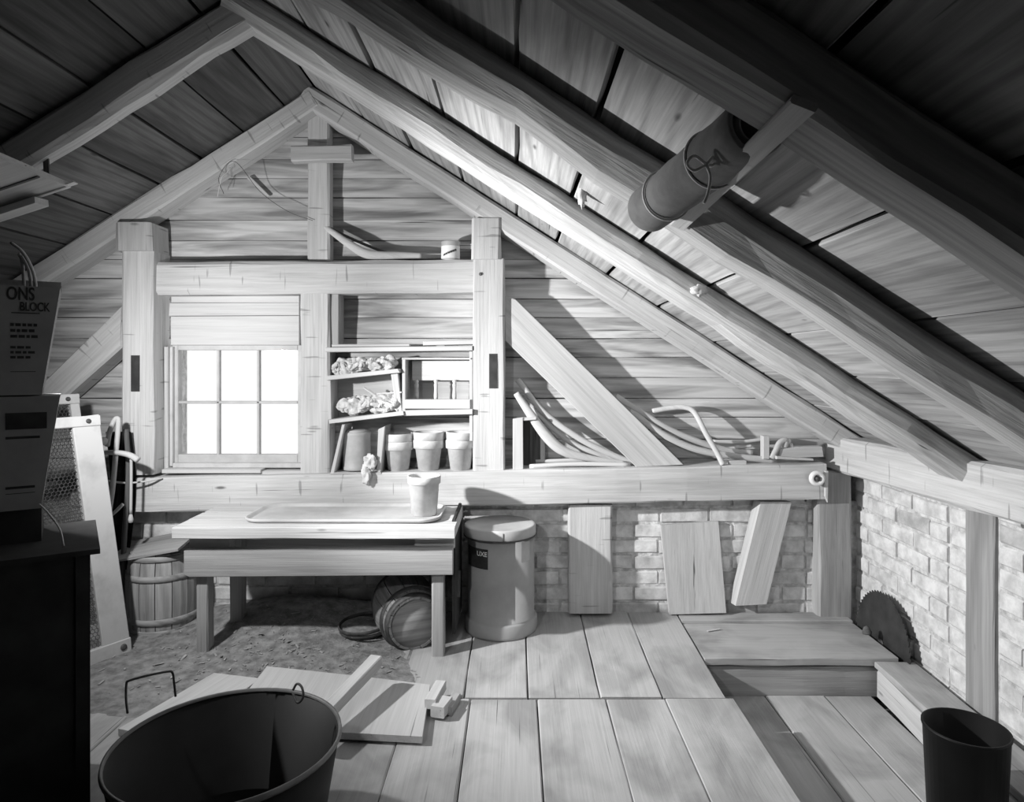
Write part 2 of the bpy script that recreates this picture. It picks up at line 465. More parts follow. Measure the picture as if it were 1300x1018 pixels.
# step boards run across
for (y0, y1, zt) in ((2.90, 2.998, .022), (STEP, 2.895, .012)):
    beam('plank', (EX+.004, (y0+y1)/2, zt-.014), (1.425, (y0+y1)/2, zt-.014), y1-y0-.003, .028, M_floor, (0,0,1), .003, .004, 8, floor)
beam('riser_board', (EX-.02, STEP+.045, -.085), (1.47, STEP+.045, -.085), .06, .115, M_bench, (0,0,1), .006, .008, 10, floor)
for (x0, x1) in ((.71,.93),(.93,1.15),(1.15,1.33)):
    fplank(x0, x1, YB, STEP+.01, -.132)

# ------------------------------------------------------------------ timber frame
def rafter(sgn, yf, yk, hp, mat, label, x_end, rough, c):
    d = Vector((sgn*COS, 0, -SIN)); n = Vector((sgn*SIN, 0, COS))
    base = Vector((RX, (yf+yk)/2, RZ)) - n*(hp/2+.004)
    L = abs(x_end-RX)/COS
    o = beam('rafter', base - d*(.02 if sgn > 0 else -.03), base + d*L, yk-yf, hp, mat, n, c, rough, 26)
    return tag(o, label, 'rafter', 'roof rafters')
rafter(1, 2.92, 3.05, .088, M_hewn, 'square pale rafter lying against the gable boards, sloping down to the right', 1.52, .006, .01)
rafter(-1, 2.92, 3.05, .088, M_hewn, 'square pale rafter lying against the gable boards, sloping down to the left', -3.05, .006, .01)
rafter(1, 2.13, 2.30, .085, M_pole, 'rough pole rafter on the right slope, one out from the gable rafter', 1.52, .012, .028)
rafter(-1, 2.15, 2.235, .112, M_hewn, 'hewn rafter crossing the dark boards at the upper left', -3.05, .010, .02)
rafter(1, 1.42, 1.59, .085, M_pole, 'bark-edged pole rafter on the right slope, tucked above the canvas roll', 1.52, .014, .032)
rafter(-1, 1.42, 1.59, .085, M_pole, 'hewn rafter on the left slope nearest over the stacked cartons', -3.05, .010, .02)
rafter(1, .83, .95, .085, M_roof, 'shadowed rafter at the upper right behind the lath end', 1.52, .008, .012)
rafter(-1, .83, .95, .085, M_pole, 'hewn rafter on the left slope close above the camera', -3.05, .010, .02)

def mortise(parent, x0, y0, x1, y1, D):
    return slab('mortise_slot', rect(x0, y0, x1, y1), D-.001, .004, M_label, parent, .0005)
def upright(name, px0, px1, py0, py1, D, D1, mat, label, cat, tilt=0, j=.005):
    x0, x1 = X(px0, D), X(px1, D)
    A = Vector(((x0+x1)/2+tilt, (D+D1)/2, Z(py1, D))); B = Vector(((x0+x1)/2, (D+D1)/2, Z(py0, D)))
    o = beam(name, A, B, x1-x0, D1-D, mat, (0,-1,0), .008, j, 10)
    return tag(o, label, cat) if label else o
BT0, BT1 = Z(605.5, 2.9), Z(589.5, 2.9)        # top of the long beam, left and right end
post_l = thing('post', (X(175,2.90), 2.97, BT0), 'thick square post left of the window with a slot mortise', 'post')
po = upright('shaft', 154, 194, 318, 603, 2.90, 3.05, M_hewn, None, None); po.parent = post_l; po.matrix_basis = WM[post_l.name].inverted() @ WM[po.name]
beam('post_head', P(168.5, 318, 2.885)+Vector((0,.08,0)), P(168.5, 282, 2.885)+Vector((0,.08,0)), X(189,2.885)-X(143,2.885), .165, M_hewn, (0,-1,0), .014, .006, 3, post_l)
mortise(post_l, 166, 451, 177, 497, 2.898)
post_r = thing('post', (X(620,2.92), 2.98, BT0), 'square post right of the shelves with pegs and a slot mortise', 'post')
po = upright('shaft', 600.5, 641, 328, 598, 2.92, 3.05, M_hewn, None, None); po.parent = post_r; po.matrix_basis = WM[post_r.name].inverted() @ WM[po.name]
beam('post_head', P(617.5, 329, 2.914)+Vector((0,.066,0)), P(617.5, 277, 2.914)+Vector((0,.066,0)), X(636,2.914)-X(598,2.914), .14, M_hewn, (0,-1,0), .012, .005, 3, post_r)
mortise(post_r, 621, 449, 631, 493, 2.918)
lathe('peg', P(610, 348, 2.922), [(.0,-.006),(.007,-.006),(.008,.02)], M_dark, (0,1,0), 10, post_r)
# long beam under the window
bm_ = beam('sill_beam', (X(160,2.90), 2.985, (Z(606,2.9)+Z(652,2.9))/2), (X(1050,2.90), 2.985, (Z(589,2.9)+Z(634,2.9))/2), .17, .147, M_hewn, (0,0,1), .006, .006, 30)
tag(bm_, 'long hewn beam running under the window and shelves across the gable wall', 'beam')
gt = beam('girt_beam', P(196, 353, 2.93)+Vector((0,.06,0)), P(601, 350, 2.93)+Vector((0,.06,0)), .12, .139, M_hewn, (0,0,1), .014, .006, 16)
tag(gt, 'hewn crossbeam above the window, joining the two square posts', 'beam')
tag(upright('window_stud', 381, 418, 369, 603, 2.945, 3.055, M_hewn, None, None), 'pale squared stud between the window and the shelves', 'stud')
tag(upright('king_stud', 390, 418, 144, 331, 2.985, 3.055, M_hewn, None, None, .0), 'upright stud under the ridge above the crossbeam', 'stud')
tag(beam('cross_cleat', P(369, 194, 2.93)+Vector((0,.025,0)), P(446, 192.5, 2.93)+Vector((0,.025,0)), .05, .066, M_plank, (0,0,1), .006, .008, 6), 'short horizontal cleat nailed across the upright ridge stud', 'cleat')
tag(slab('diagonal_brace', [(641,375),(655,380),(868,590),(808,593),(641,432)], 2.945, .05, M_plank), 'broad diagonal brace plank running down from the right post to the beam', 'brace')
tag(slab('diagonal_brace', [(30,508),(155,387),(155,440),(84,503),(40,535)], 2.93, .11, M_hewn, c=.01), 'stout diagonal brace running down to the left from the left post', 'brace')
# wall plate on the right brick wall
wp = thing('wall_plate', (1.5, 2.4, .64), 'heavy hewn wall plate lying on top of the right brick wall', 'beam')
beam('plate_timber', (1.515, 3.09, .715), (1.565, 1.2, .745), .27, .155, M_hewn, (0,0,1), .012, .006, 20, wp)
cp = beam('corner_post', (X(1058,2.96), 2.985, -.0), (X(1058,2.96), 2.985, .64), .145, .085, M_bench, (0,-1,0), .008, .006, 8)
tag(cp, 'dark timber post in the corner between the two brick walls', 'post')
rp = beam('wall_stud', (1.54, 2.195, -.15), (1.54, 2.195, .66), .115, .135, M_bench, (0,-1,0), .004, .004, 8)
tag(rp, 'upright timber standing against the right brick wall at the frame edge', 'post')
tag(upright('short_stud', 722, 778, 641, 779, 2.935, 3.0, M_hewn, None, None), 'wide short stud under the long beam between the bricks', 'stud')

# ------------------------------------------------------------------ window
win = bpy.data.objects.new('window_1', None); put(win, Matrix.Translation(P(300, 590, 3.03))); struct(win)
SD = 3.02
sash = slab('sash_stile', rect(218.5, 438, 226, 588), SD, .035, M_sash, win)
slab('sash_stile', rect(378, 438, 384, 588), SD, .035, M_sash, win)
slab('sash_rail', rect(226, 438, 378, 444.5), SD, .035, M_sash, win)
slab('sash_rail', rect(226, 577, 378, 588), SD, .035, M_sash, win)
for px in (276.5, 327.5): slab('muntin', rect(px-1.8, 444, px+1.8, 577.5), SD+.006, .022, M_sash, win, .004)
slab('muntin', rect(226, 509, 378, 512.5), SD+.006, .022, M_sash, win, .004)
for i, (a, b) in enumerate(((226,276),(277,327),(328,378))):
    for (c_, d_) in ((444,510.5),(511,577)):
        slab('pane', rect(a, c_, b, d_), SD+.018, .003, M_glass, win, .0005)
slab('jamb_board', rect(208, 440, 213.5, 598), 2.985, .07, M_hewn, win)
slab('jamb_strip', rect(213.5, 440, 219, 592), 3.0, .05, M_paint, win)
slab('stool_board', rect(219, 588, 384, 594), 2.985, .07, M_paint, win)
slab('sill_strip', rect(205, 596, 331, 601), 2.94, .10, M_pale, win)
slab('sill_strip', rect(331, 598, 386, 603), 2.95, .09, M_plank, win)
for (pts) in ([(217,376),(380,375),(380,384),(217,384)], [(215,384.5),(380,384),(380,400),(214,401)], [(216.5,401.5),(380,400.5),(380,438),(216.5,438)]):
    slab('filler_board', pts, 2.99+R()*.006, .03, M_pale, win)

# ------------------------------------------------------------------ shelves between stud and right post
sh = thing('wall_shelf', P(508, 440, 3.0), 'thin board shelf nailed between the window stud and the right post', 'shelf')
slab('shelf_board', [(413,441),(600,439),(600,445),(413,447)], 2.915, .14, M_plank, sh)
slab('shelf_strip', [(421,437),(520,436.5),(520,439.5),(421,440.5)], 2.95, .03, M_pale, sh)
slab('shelf_strip', [(537,433),(602,431),(602,437),(537,438.5)], 2.93, .05, M_pale, sh)
slab('side_board', rect(418.5, 373, 430, 440), 2.965, .09, M_bench, sh)
slab('end_strip', rect(596, 446, 600, 560), 2.925, .1, M_pale, sh)
ub = thing('wooden_box', P(462, 533, 3.0), 'open tilted wooden box under the shelf holding rags', 'box')
slab('top_board', [(415,477),(505,468),(508,473),(415,483)], 2.90, .145, M_pale, ub)
slab('side_board', [(496,474),(505,472),(511,528),(504,528)], 2.92, .12, M_plank, ub)
slab('bottom_board', [(417,533),(512,522),(513,527),(418,538)], 2.89, .16, M_pale, ub)
slab('back_board', [(418,482),(500,474),(506,526),(418,533)], 3.042, .012, M_plank, ub)
slab('side_board', [(415.5,483),(420,483),(421,532),(416.5,533)], 2.93, .11, M_plank, ub)
cr = thing('spindle_crate', P(555, 525, 3.0), 'small crate with a row of upright spindles under the shelf', 'crate')
slab('side_board', rect(510.5, 456, 515, 526), 2.92, .125, M_plank, cr)
slab('top_board', rect(510, 454, 598, 456.5), 2.92, .125, M_plank, cr)
slab('back_panel', rect(523, 458, 598, 483), 2.985, .02, M_pale, cr)
slab('back_board', rect(515, 456, 598, 524), 3.04, .012, M_plank, cr)
slab('front_rail', rect(513, 507, 597, 519), 2.915, .03, M_pale, cr)
slab('bottom_board', [(513,521),(600,519.5),(600,526),(513,528)], 2.90, .15, M_pale, cr)
for px in (529, 553.5, 577):
    lathe('spindle', (X(px,2.975), 2.975, Z(508,2.975)), [(.008,0),(.0095,.02),(.0075,.05),(.0095,.068),(.006,.074),(.0105,.082),(.004,.09)], M_pale, (0,0,1), 10, cr)
# lower compartment with slanted sides
lc = thing('slant_box', P(453, 600, 3.0), 'open slant-sided box on the beam, below the rag box', 'box')
slab('side_board', [(434,539),(438,539),(424,602),(419,602)], 2.90, .14, M_plank, lc)
slab('side_board', [(480,545),(489,541),(483,600),(478,600)], 2.90, .14, M_plank, lc)
slab('bottom_board', rect(420, 600, 484, 602), 2.90, .14, M_plank, lc)
# tin canister
t = thing('tin_canister', P(453, 597, 2.975), 'dusty tin canister standing inside the slant-sided box', 'tin')
cz = Z(596.5, 2.975)+.004
lathe('body', (X(453,2.975), 2.975, cz), [(.0,.0),(.059,0),(.06,.004),(.06,.014),(.0585,.017),(.0585,.145),(.06,.149),(.06,.160),(.058,.163)], M_tin, n=32, parent=t)
lathe('lid', (X(453,2.975), 2.975, cz+.163), [(.055,0),(.052,.006),(.03,.010),(.0,.011)], M_tin, n=32, parent=t)
# rags
def crumple(name, c, lx, ly, lz, mat, parent, seed, nu=46, nv=22, tilt=0):
    """a crumpled piece of cloth: a creased sheet rolled into a long loose heap"""
    c = Vector(c); vs, fs = [], []
    for i in range(nu+1):
        u = i/nu
        for k in range(nv):
            a = 2*math.pi*k/nv
            q = Vector((u*lx*17, math.cos(a)*1.0+seed, math.sin(a)*1.0))
            cr = abs(noise.noise(q)); c2 = abs(noise.noise(q*2.1+Vector((7,3,1)))); c3 = noise.noise(q*.45)
            m = .55+1.0*cr+.55*c2+.45*c3
            e = math.sqrt(max(.02, 1-(2*u-1)**6))
            vs.append(c+Vector((lx*(u-.5)+.006*noise.noise(q*1.7), ly*.5*m*e*math.cos(a), lz*.5*m*e*math.sin(a)+tilt*(u-.5)*lx)))
    for i in range(nu):
        for k in range(nv):
            a = i*nv+k; b = i*nv+(k+1)%nv
            fs.append((a, b, b+nv, a+nv))
    fs.append(tuple(range(nv-1,-1,-1))); fs.append(tuple(range(nu*nv, nu*nv+nv)))
    return mk(name, vs, fs, mat, Matrix.Translation(c), parent)
def rag_pile(name, cx, cy, D, wpx, hpx, label, seed, n=5):
    t = thing(name, P(cx, cy+hpx/2, D), label, 'rags')
    w = wpx*D/F; h = hpx*D/F
    crumple('fold', P(cx, cy+hpx*.10, D), w, .10, h*.85, M_rag, t, seed, tilt=.08)
    crumple('fold', P(cx-wpx*.2, cy+hpx*.05, D-.02), w*.5, .06, h*.8, M_rag, t, seed+9, 30, tilt=.1)
    crumple('fold', P(cx+wpx*.25, cy-hpx*.08, D-.015), w*.42, .06, h*.8, M_rag, t, seed+17, 30, tilt=-.05)
    for i in range(n):
        px = cx-wpx/2+wpx*(.1+.8*R())
        a = P(px, cy+hpx*.1, D-.045); pts = [a, a+Vector((U(-.02,.02),-.010,U(0,.014))), a+Vector((U(-.045,.045),-.006,U(-.016,.0)))]
        tube('twist', pts, .009, M_rag, .003, 8, 6, parent=t)
    return t
rag_pile('rag_pile', 463, 463, 2.97, 84, 22, 'crumpled rags on top of the tilted box', 3, 6)
rag_pile('rag_pile', 470, 511, 2.96, 86, 26, 'heap of pale crumpled rags inside the tilted box', 31, 6)
for a, b, k in (((462,492),(505,521),.006), ((478,500),(510,498),.004)):
    tag(beam('stick', P(a[0],a[1],2.94), P(b[0],b[1],2.92), k*2, k*1.6, M_pale), 'thin pale stick poking up out of the rag heap' if k > .005 else 'short pale stick lying across the rag heap', 'stick')
hr = thing('hanging_rag', P(467, 612, 2.888), 'crumpled pale rag hanging over the beam edge below the shelves', 'rag')
blob('upper_fold', P(470, 587, 2.886), (.024,.014,.030), M_rag, hr, .55, 1.7, 40, 26, 77)
blob('lower_fold', P(465, 602, 2.882), (.018,.010,.038), M_rag, hr, .55, 1.8, 40, 26, 91)

# ------------------------------------------------------------------ flower pots
def pot(o, rt, rb, h, label, rim=.028, group=None, tilt=0):
    t = thing('flower_pot', o, label, 'flower pot', group)
    pr = [(.0,.006),(rb*.25,.0),(rb,.0),(rb+(rt*.93-rb)*(h-rim)/h,h-rim),(rt*.985,h-rim+.001),(rt,h-.004),(rt*.985,h),(rt*.93,h),(rt*.90,h-.01),(rb*.9,.012),(.0,.011)]
    lathe('pot_wall', o, pr[1:], M_clay, (tilt,0,1), n=36, parent=t)
    return t
D = 2.975
for i, (px, yb, wpx, nm) in enumerate(((506,599,19,'left'),(544,597,19.5,'middle'),(584.5,597,19,'right'))):
    base = Vector((X(px,D), D, Z(yb, D)+.002)); rt = wpx*D/F
    pot(base, rt, rt*.66, .132, 'lower flower pot of the %s nested pair on the beam' % nm, .036, 'nested flower pots')
    pot(base+Vector((U(-.002,.002),0,.034)), rt*1.0, rt*.66, .132, 'upper flower pot of the %s nested pair on the beam' % nm, .036, 'nested flower pots', U(-.02,.02))
# ------------------------------------------------------------------ things on the crossbeam
GT = Z(330, 2.93)
t = thing('paint_can', (X(572,2.98), 2.98, GT), 'small label-wrapped paint can on the crossbeam by the right post', 'can')
lathe('body', (X(572,2.98), 2.98, GT+.003), [(.0,0),(.040,0),(.041,.003),(.040,.006),(.040,.076),(.0415,.079),(.041,.083),(.037,.083),(.037,.078),(.0,.078)], M_tin, n=32, parent=t)
def cyl_patch(name, o, r, a0, a1, z0, z1, mat, parent, n=10):
    o = Vector(o); vs = []
    for i in range(n+1):
        a = a0+(a1-a0)*i/n
        for zz in (z0, z1): vs.append(o+Vector((r*math.sin(a), -r*math.cos(a), zz)))
    fs = [(2*i, 2*i+2, 2*i+3, 2*i+1) for i in range(n)]
    return mk(name, vs, fs, mat, Matrix.Translation(o), parent, True)
def cyl_text(name, s, size, o, r, a0, z0, mat, parent):
    v, f = text_geo(s, size); o = Vector(o)
    vs = [o+Vector((r*math.sin(a0+p.x/r), -r*math.cos(a0+p.x/r), z0+p.y)) for p in v]
    return mk(name, vs, f, mat, Matrix.Translation(o), parent)
co = (X(572,2.98), 2.98, GT+.003)
cyl_patch('label', co, .0407, -1.7, 1.7, .008, .062, M_white, t, 20)
for k in range(6):
    a = -.75+k*.25; zz = .016+k*.004
    pts = [Vector(co)+Vector((.0412*math.sin(a+q), -.0412*math.cos(a+q), zz+dz)) for q, dz in ((0,0),(.08,.010),(.13,.002),(.19,.012),(.24,.003))]
    tube('script_mark', pts, .0011, M_label, .0006, 5, 4, parent=t)
tag(slab('wood_strip', rect(580, 309, 600, 316), 3.0, .02, M_pale), 'short pale strip of wood behind the paint can', 'strip')
D = 2.965
br = tube('sled_runner', [P(397,279,3.0), P(418,292,2.99), P(442,309,D), P(462,321,D), P(480,324,D), P(510,324,D), P(535,324.5,D)], .018, M_pale, .012, 8, 8, taper=lambda t: .45+.75*min(1,t*2.2) if t < .55 else 1.2-.55*(t-.55)/.45)
tag(br, 'pale bent wooden runner resting on the crossbeam against the ridge stud', 'bent wood')
tag(tube('thin_lath', [P(402,281,3.01), P(440,300,3.02), P(475,315,3.01), P(507,326,2.99)], .007, M_dark, .004, 6, 6), 'thin dark lath lying behind the pale bent runner', 'lath')
tag(tube('wire', [P(284,246,2.985), P(278,225,2.915), P(298,205,2.91), P(330,243,2.99), P(365,268,2.975), P(397,280,2.975)], .0012, M_iron, n=5, k=8), 'thin wire drooping from the left gable rafter to the ridge stud', 'wire')
tag(tube('wire', [P(276,250,2.98), P(281,226,2.91), P(288,219,2.91), P(292,212,2.915)], .0012, M_string, n=5, k=8), 'pale loop of string tied round the left gable rafter', 'string')
tag(slab('splinter', [(313,226),(318,224),(342,248),(339,249)], 3.035, .012, M_pale), 'thin pale splinter of wood on the gable boards left of the ridge stud', 'splinter')

# ------------------------------------------------------------------ bent laths and tools on the beam
def lath(pts, ra, rb, label, mat=None, cat='lath', tp=None):
    return tag(tube('bent_lath', [P(*p) for p in pts], ra, mat or M_pale, rb, 8, 8, taper=tp), label, cat, 'bent laths on the beam')
lath([(657,482,3.0),(690,523,2.99),(730,553,2.985),(765,572,2.99),(803,588,3.0)], .014, .010, 'bent lath behind the diagonal brace, the upper one left of it')
lath([(662,503,3.02),(690,532,3.0),(722,560,3.0),(758,576,3.0),(800,589,3.01)], .013, .009, 'bent lath left of the diagonal brace, the one between two others', M_plank)
lath([(655,499,2.955),(675,528,2.955),(695,555,2.955),(715,572,2.955),(745,581,2.965),(795,589,2.985)], .019, .011, 'thick bent lath in front of the others left of the diagonal brace', None, 'lath', lambda t: .55+.6*math.sin(math.pi*min(1,t*1.15))+.15)
lath([(672,592,2.95),(730,589,2.955),(800,590,2.96)], .010, .010, 'straight stick lying on the beam left of the brace, nearer the beam edge')
lath([(680,586,3.0),(740,584,3.0),(812,586,3.0)], .009, .009, 'straight stick lying on the beam behind the thick bent lath')
lath([(782,503,3.0),(815,524,2.995),(850,545,2.99),(885,560,2.99),(925,572,3.0),(955,575,3.0)], .014, .010, 'bent lath right of the diagonal brace, the upper one passing behind the crook', M_plank)
lath([(800,521,3.0),(830,544,2.975),(860,561,2.97),(890,572,2.97),(930,579,2.975),(985,585,2.98)], .015, .011, 'bent lath right of the diagonal brace, the lower round-ended one')
lath([(828,522,3.02),(850,518,3.01),(869,517,3.0),(882,524,2.985),(896,550,2.95),(910,574,2.93),(918,590,2.915)], .012, .012, 'pale crooked stick bent over like a cane beside the brace', None, 'crook')
lath([(905,560,3.02),(935,561,3.02),(968,558,3.02)], .008, .008, 'straight stick against the gable boards right of the crook')
lath([(910,570,3.01),(940,568,3.01),(954,566,3.01)], .007, .007, 'thin dark-tipped stick right of the crook', M_plank)
tag(slab('wood_block', rect(926, 585, 948, 591), 2.92, .03, M_pale), 'small square-ended wood scrap on the beam right of the crook', 'block')
bx = thing('small_box', P(665, 597, 2.95), 'small open wooden box frame on the beam beside the right post', 'box')
slab('side_board', [(651,532),(664,530),(664.5,598),(651,598)], 2.925, .03, M_pale, bx)
slab('top_board', [(656,531),(681,529.5),(681,533),(656,535)], 2.93, .09, M_plank, bx)
slab('back_board', rect(664, 533, 690, 592), 3.035, .012, M_dark, bx)
slab('side_board', rect(686, 540, 692, 590), 3.0, .03, M_plank, bx)
hp = thing('hand_plane', P(1010, 583, 2.96), 'old wooden hand plane lying on the right end of the beam', 'hand plane')
slab('stock', [(990,570),(1013,567.5),(1044,567),(1046,580),(988,582)], 2.955, .05, M_plank, hp)
tube('handle', [P(980,582,2.955), P(985,572,2.955), P(990,562,2.96), P(998,559,2.965), P(996,568,2.965)], .013, M_plank, .010, 8, 6, parent=hp)
slab('wedge', rect(1002.5, 563, 1007, 571), 2.965, .02, M_pale, hp)
tag(slab('upright_block', rect(969, 553.5, 977, 583), 2.955, .035, M_pale), 'small upright wood block next to the hand plane', 'block')
tag(slab('wood_strip', [(986,579),(1033,582.5),(1033,585),(986,583)], 2.925, .02, M_paint), 'thin white strip lying in front of the hand plane', 'strip')
ins = thing('porcelain_ring', P(1039, 608, 2.88), 'white porcelain ring screwed to the right end of the beam', 'ring')
lathe('ring', P(1039, 608, 2.865), [(.012,.02),(.016,.004),(.024,.0),(.031,.006),(.032,.02)], M_porc, (0,1,0), 28, ins, cap=False)
lathe('screw', P(1039, 608, 2.862), [(.0,0),(.009,.002),(.012,.02)], M_iron, (0,1,0), 14, ins)
tag(slab('corner_strip', [(1048,598),(1052,598),(1051,638),(1047.5,630)], 2.885, .012, M_pale), 'thin pale splinter standing at the end of the long beam', 'splinter')

# ------------------------------------------------------------------ things against the back brick wall
def lean(name, px, pyb, pyt, D0, D1, th, mat, label, w0, shear=0):
    pass
lb = thing('leaning_board', P(880, 779, 2.96), 'plain rectangular board leaning on the back brick wall', 'board')
vs = []
for dy in (0, .022):
    for (a, b, D_) in ((850,780,2.955),(922,778,2.955),(912,662,2.975),(839,667,2.975)):
        q = P(a, b, D_); q.y += dy; vs.append(q)
mk('board', vs, [(0,1,2,3),(7,6,5,4),(1,0,4,5),(2,1,5,6),(3,2,6,7),(0,3,7,4)], M_plank, frame_of(P(880,720,3.05), (0,0,1), (1,0,0)), lb)
sb = thing('slanted_board', P(953, 769, 2.95), 'thick board tilted sideways under the beam near the corner', 'board')
vs = []
for dy in (0, .05):
    for (a, b) in ((934,769),(973,767),(1005,637),(966,637)):
        q = P(a, b, 2.935 if b > 700 else 2.94); q.y += dy; q.x += dy*-.25; vs.append(q)
mk('board', vs, [(0,1,2,3),(7,6,5,4),(1,0,4,5),(2,1,5,6),(3,2,6,7),(0,3,7,4)], M_plank, frame_of(P(970,700,3.04), P(1005,637,3.03)-P(973,767,3.02), (0,1,0)), sb)
# fibre drum
DD, DX, DR = 2.845, X(636,2.845), .138
dr = thing('fibre_drum', (DX, DD, .018), 'tall round fibre drum with a lid, beside the work bench', 'drum')
lathe('body', (DX, DD, .016), [(.0,0),(.148,0),(.150,.01),(.150,.052),(.146,.058),(DR,.060),(DR,.415),(DR-.005,.415)], M_drum, n=56, parent=dr)
dlid = lathe('lid', (DX-.004, DD, .405), [(.147,0),(.149,.004),(.149,.038),(.143,.044),(.135,.041),(.0,.043)], M_lid, n=56, parent=dr)
lathe('rim_hoop', (DX-.004, DD, .402), [(.1495,0),(.1515,.004),(.1505,.007),(.149,.007)], M_iron, n=56, parent=dlid, cap=False)
dlab = cyl_patch('label', (DX, DD, 0), DR+.0008, -1.25, -.36, .292, .372, M_label, dr, 14)
cyl_text('lettering', 'UXE', .026, (DX, DD, 0), DR+.0016, -.74, .343, M_white, dlab)
cyl_patch('pale_patch', (DX, DD, 0), DR+.0008, .66, 1.02, .315, .395, M_lid, dr, 10)  # flat patch paler than the drum board
cyl_patch('clasp', (DX-.004, DD, 0), .1502, .10, .125, .408, .44, M_iron, dlid, 2)
# dark board between bench and drum, with the bench's shadow put into its black
tag(beam('bench_end_shadow_board', (X(580,2.72), 2.60, .30), (X(584,2.86), 2.885, .305), .012, .44, M_cardd, (0,0,1), .002, .004, 6), 'black sheet for the dark board and the bench shadow between the bench end and the drum', 'panel')
tag(lathe('dark_can', (X(577,2.78), 2.70, .19), [(.0,0),(.03,0),(.03,.10),(.0,.10)], M_iron, (0,.3,1), 18), 'dark metal can wedged behind the bench leg beside the drum', 'can')

# ------------------------------------------------------------------ work bench
bz, by0, by1, bx0, bx1 = .511, 2.50, 2.885, X(217,2.5), X(577,2.5)
be = thing('work_bench', ((bx0+bx1)/2, 2.7, 0), 'low rough work bench under the window', 'bench')
for i, (y0, y1) in enumerate(((by0, 2.63), (2.632, 2.76), (2.762, by1))):
    beam('top_plank', (bx0+U(-.004,.004), (y0+y1)/2, bz-.021), (bx1, (y0+y1)/2, bz-.021), y1-y0, .042, M_plank, (0,0,1), .003, .003, 10, be)
slab('apron', [(233,699),(240,697),(575,694.5),(575,730),(240,733),(233,730)], 2.545, .028, M_bench, be)
slab('spacer_block', rect(240, 683, 292, 697), 2.57, .05, M_plank, be)
slab('spacer_block', rect(526, 682, 577, 696), 2.57, .05, M_plank, be)
def leg(px0, px1, D0, th, name='leg'):
    x0, x1 = X(px0, D0), X(px1, D0)
    return beam(name, ((x0+x1)/2, D0+th/2, -.0), ((x0+x1)/2, D0+th/2, bz-.042), x1-x0, th, M_bench, (0,-1,0), .004, .003, 6, be)
leg(249, 264, 2.573, .055); leg(548, 563.5, 2.573, .055); leg(291, 306, 2.775, .06); leg(545, 559, 2.80, .055)
beam('light_block_board', (bx0+.06, 2.862, .375), (bx1-.05, 2.862, .375), .022, .18, M_bench, (0,0,1), .002, .002, 4, be)  # added unseen board that blocks light and darkens the space under the bench
box('end_rail', X(249,2.573)+.01, X(249,2.573)+.034, 2.60, 2.86, .33, .42, M_bench, be)
# tray on the bench
def rrect(x0, x1, y0, y1, r, n=6):
    out = []
    for cx, cy, a0 in ((x1-r,y1-r,0),(x0+r,y1-r,90),(x0+r,y0+r,180),(x1-r,y0+r,270)):
        for i in range(n+1):
            a = math.radians(a0+90*i/n); out.append((cx+r*math.cos(a), cy+r*math.sin(a)))
    return out
tr = thing('serving_tray', (X(432,2.7), 2.7, bz), 'large pale tray with rounded corners lying on the bench', 'tray')
rings = []
for (ins_, zz) in ((.012,.0005),(.004,.004),(.0,.012),(.0015,.0155),(.006,.015),(.012,.007),(.018,.0035)):
    rings.append([(x, y, bz+.001+zz) for x, y in rrect(-1.035+ins_, -.285-ins_, 2.555+ins_, 2.865-ins_, .075-ins_*.5)])
vs = [Vector(p) for r_ in rings for p in r_]; n = len(rings[0]); fs = []
for i in range(len(rings)-1):
    for k in range(n):
        a = i*n+k; b = i*n+(k+1)%n; fs.append((a, b, b+n, a+n))
fs.append(tuple(range(n-1,-1,-1))); 
mk('rim', vs, fs, M_tray, Matrix.Translation((X(432,2.7),2.7,bz)), tr, True)
base = [Vector((x, y, bz+.0045)) for x, y in rrect(-1.019, -.301, 2.571, 2.849, .06)]
mk('tray_bed', base, [tuple(range(len(base)))], M_tray, Matrix.Translation((X(432,2.7),2.7,bz)), tr)
pot((X(538.5,2.70), 2.70, bz+.006), .0655, .050, .152, 'single flower pot standing on the tray on the bench', .03)

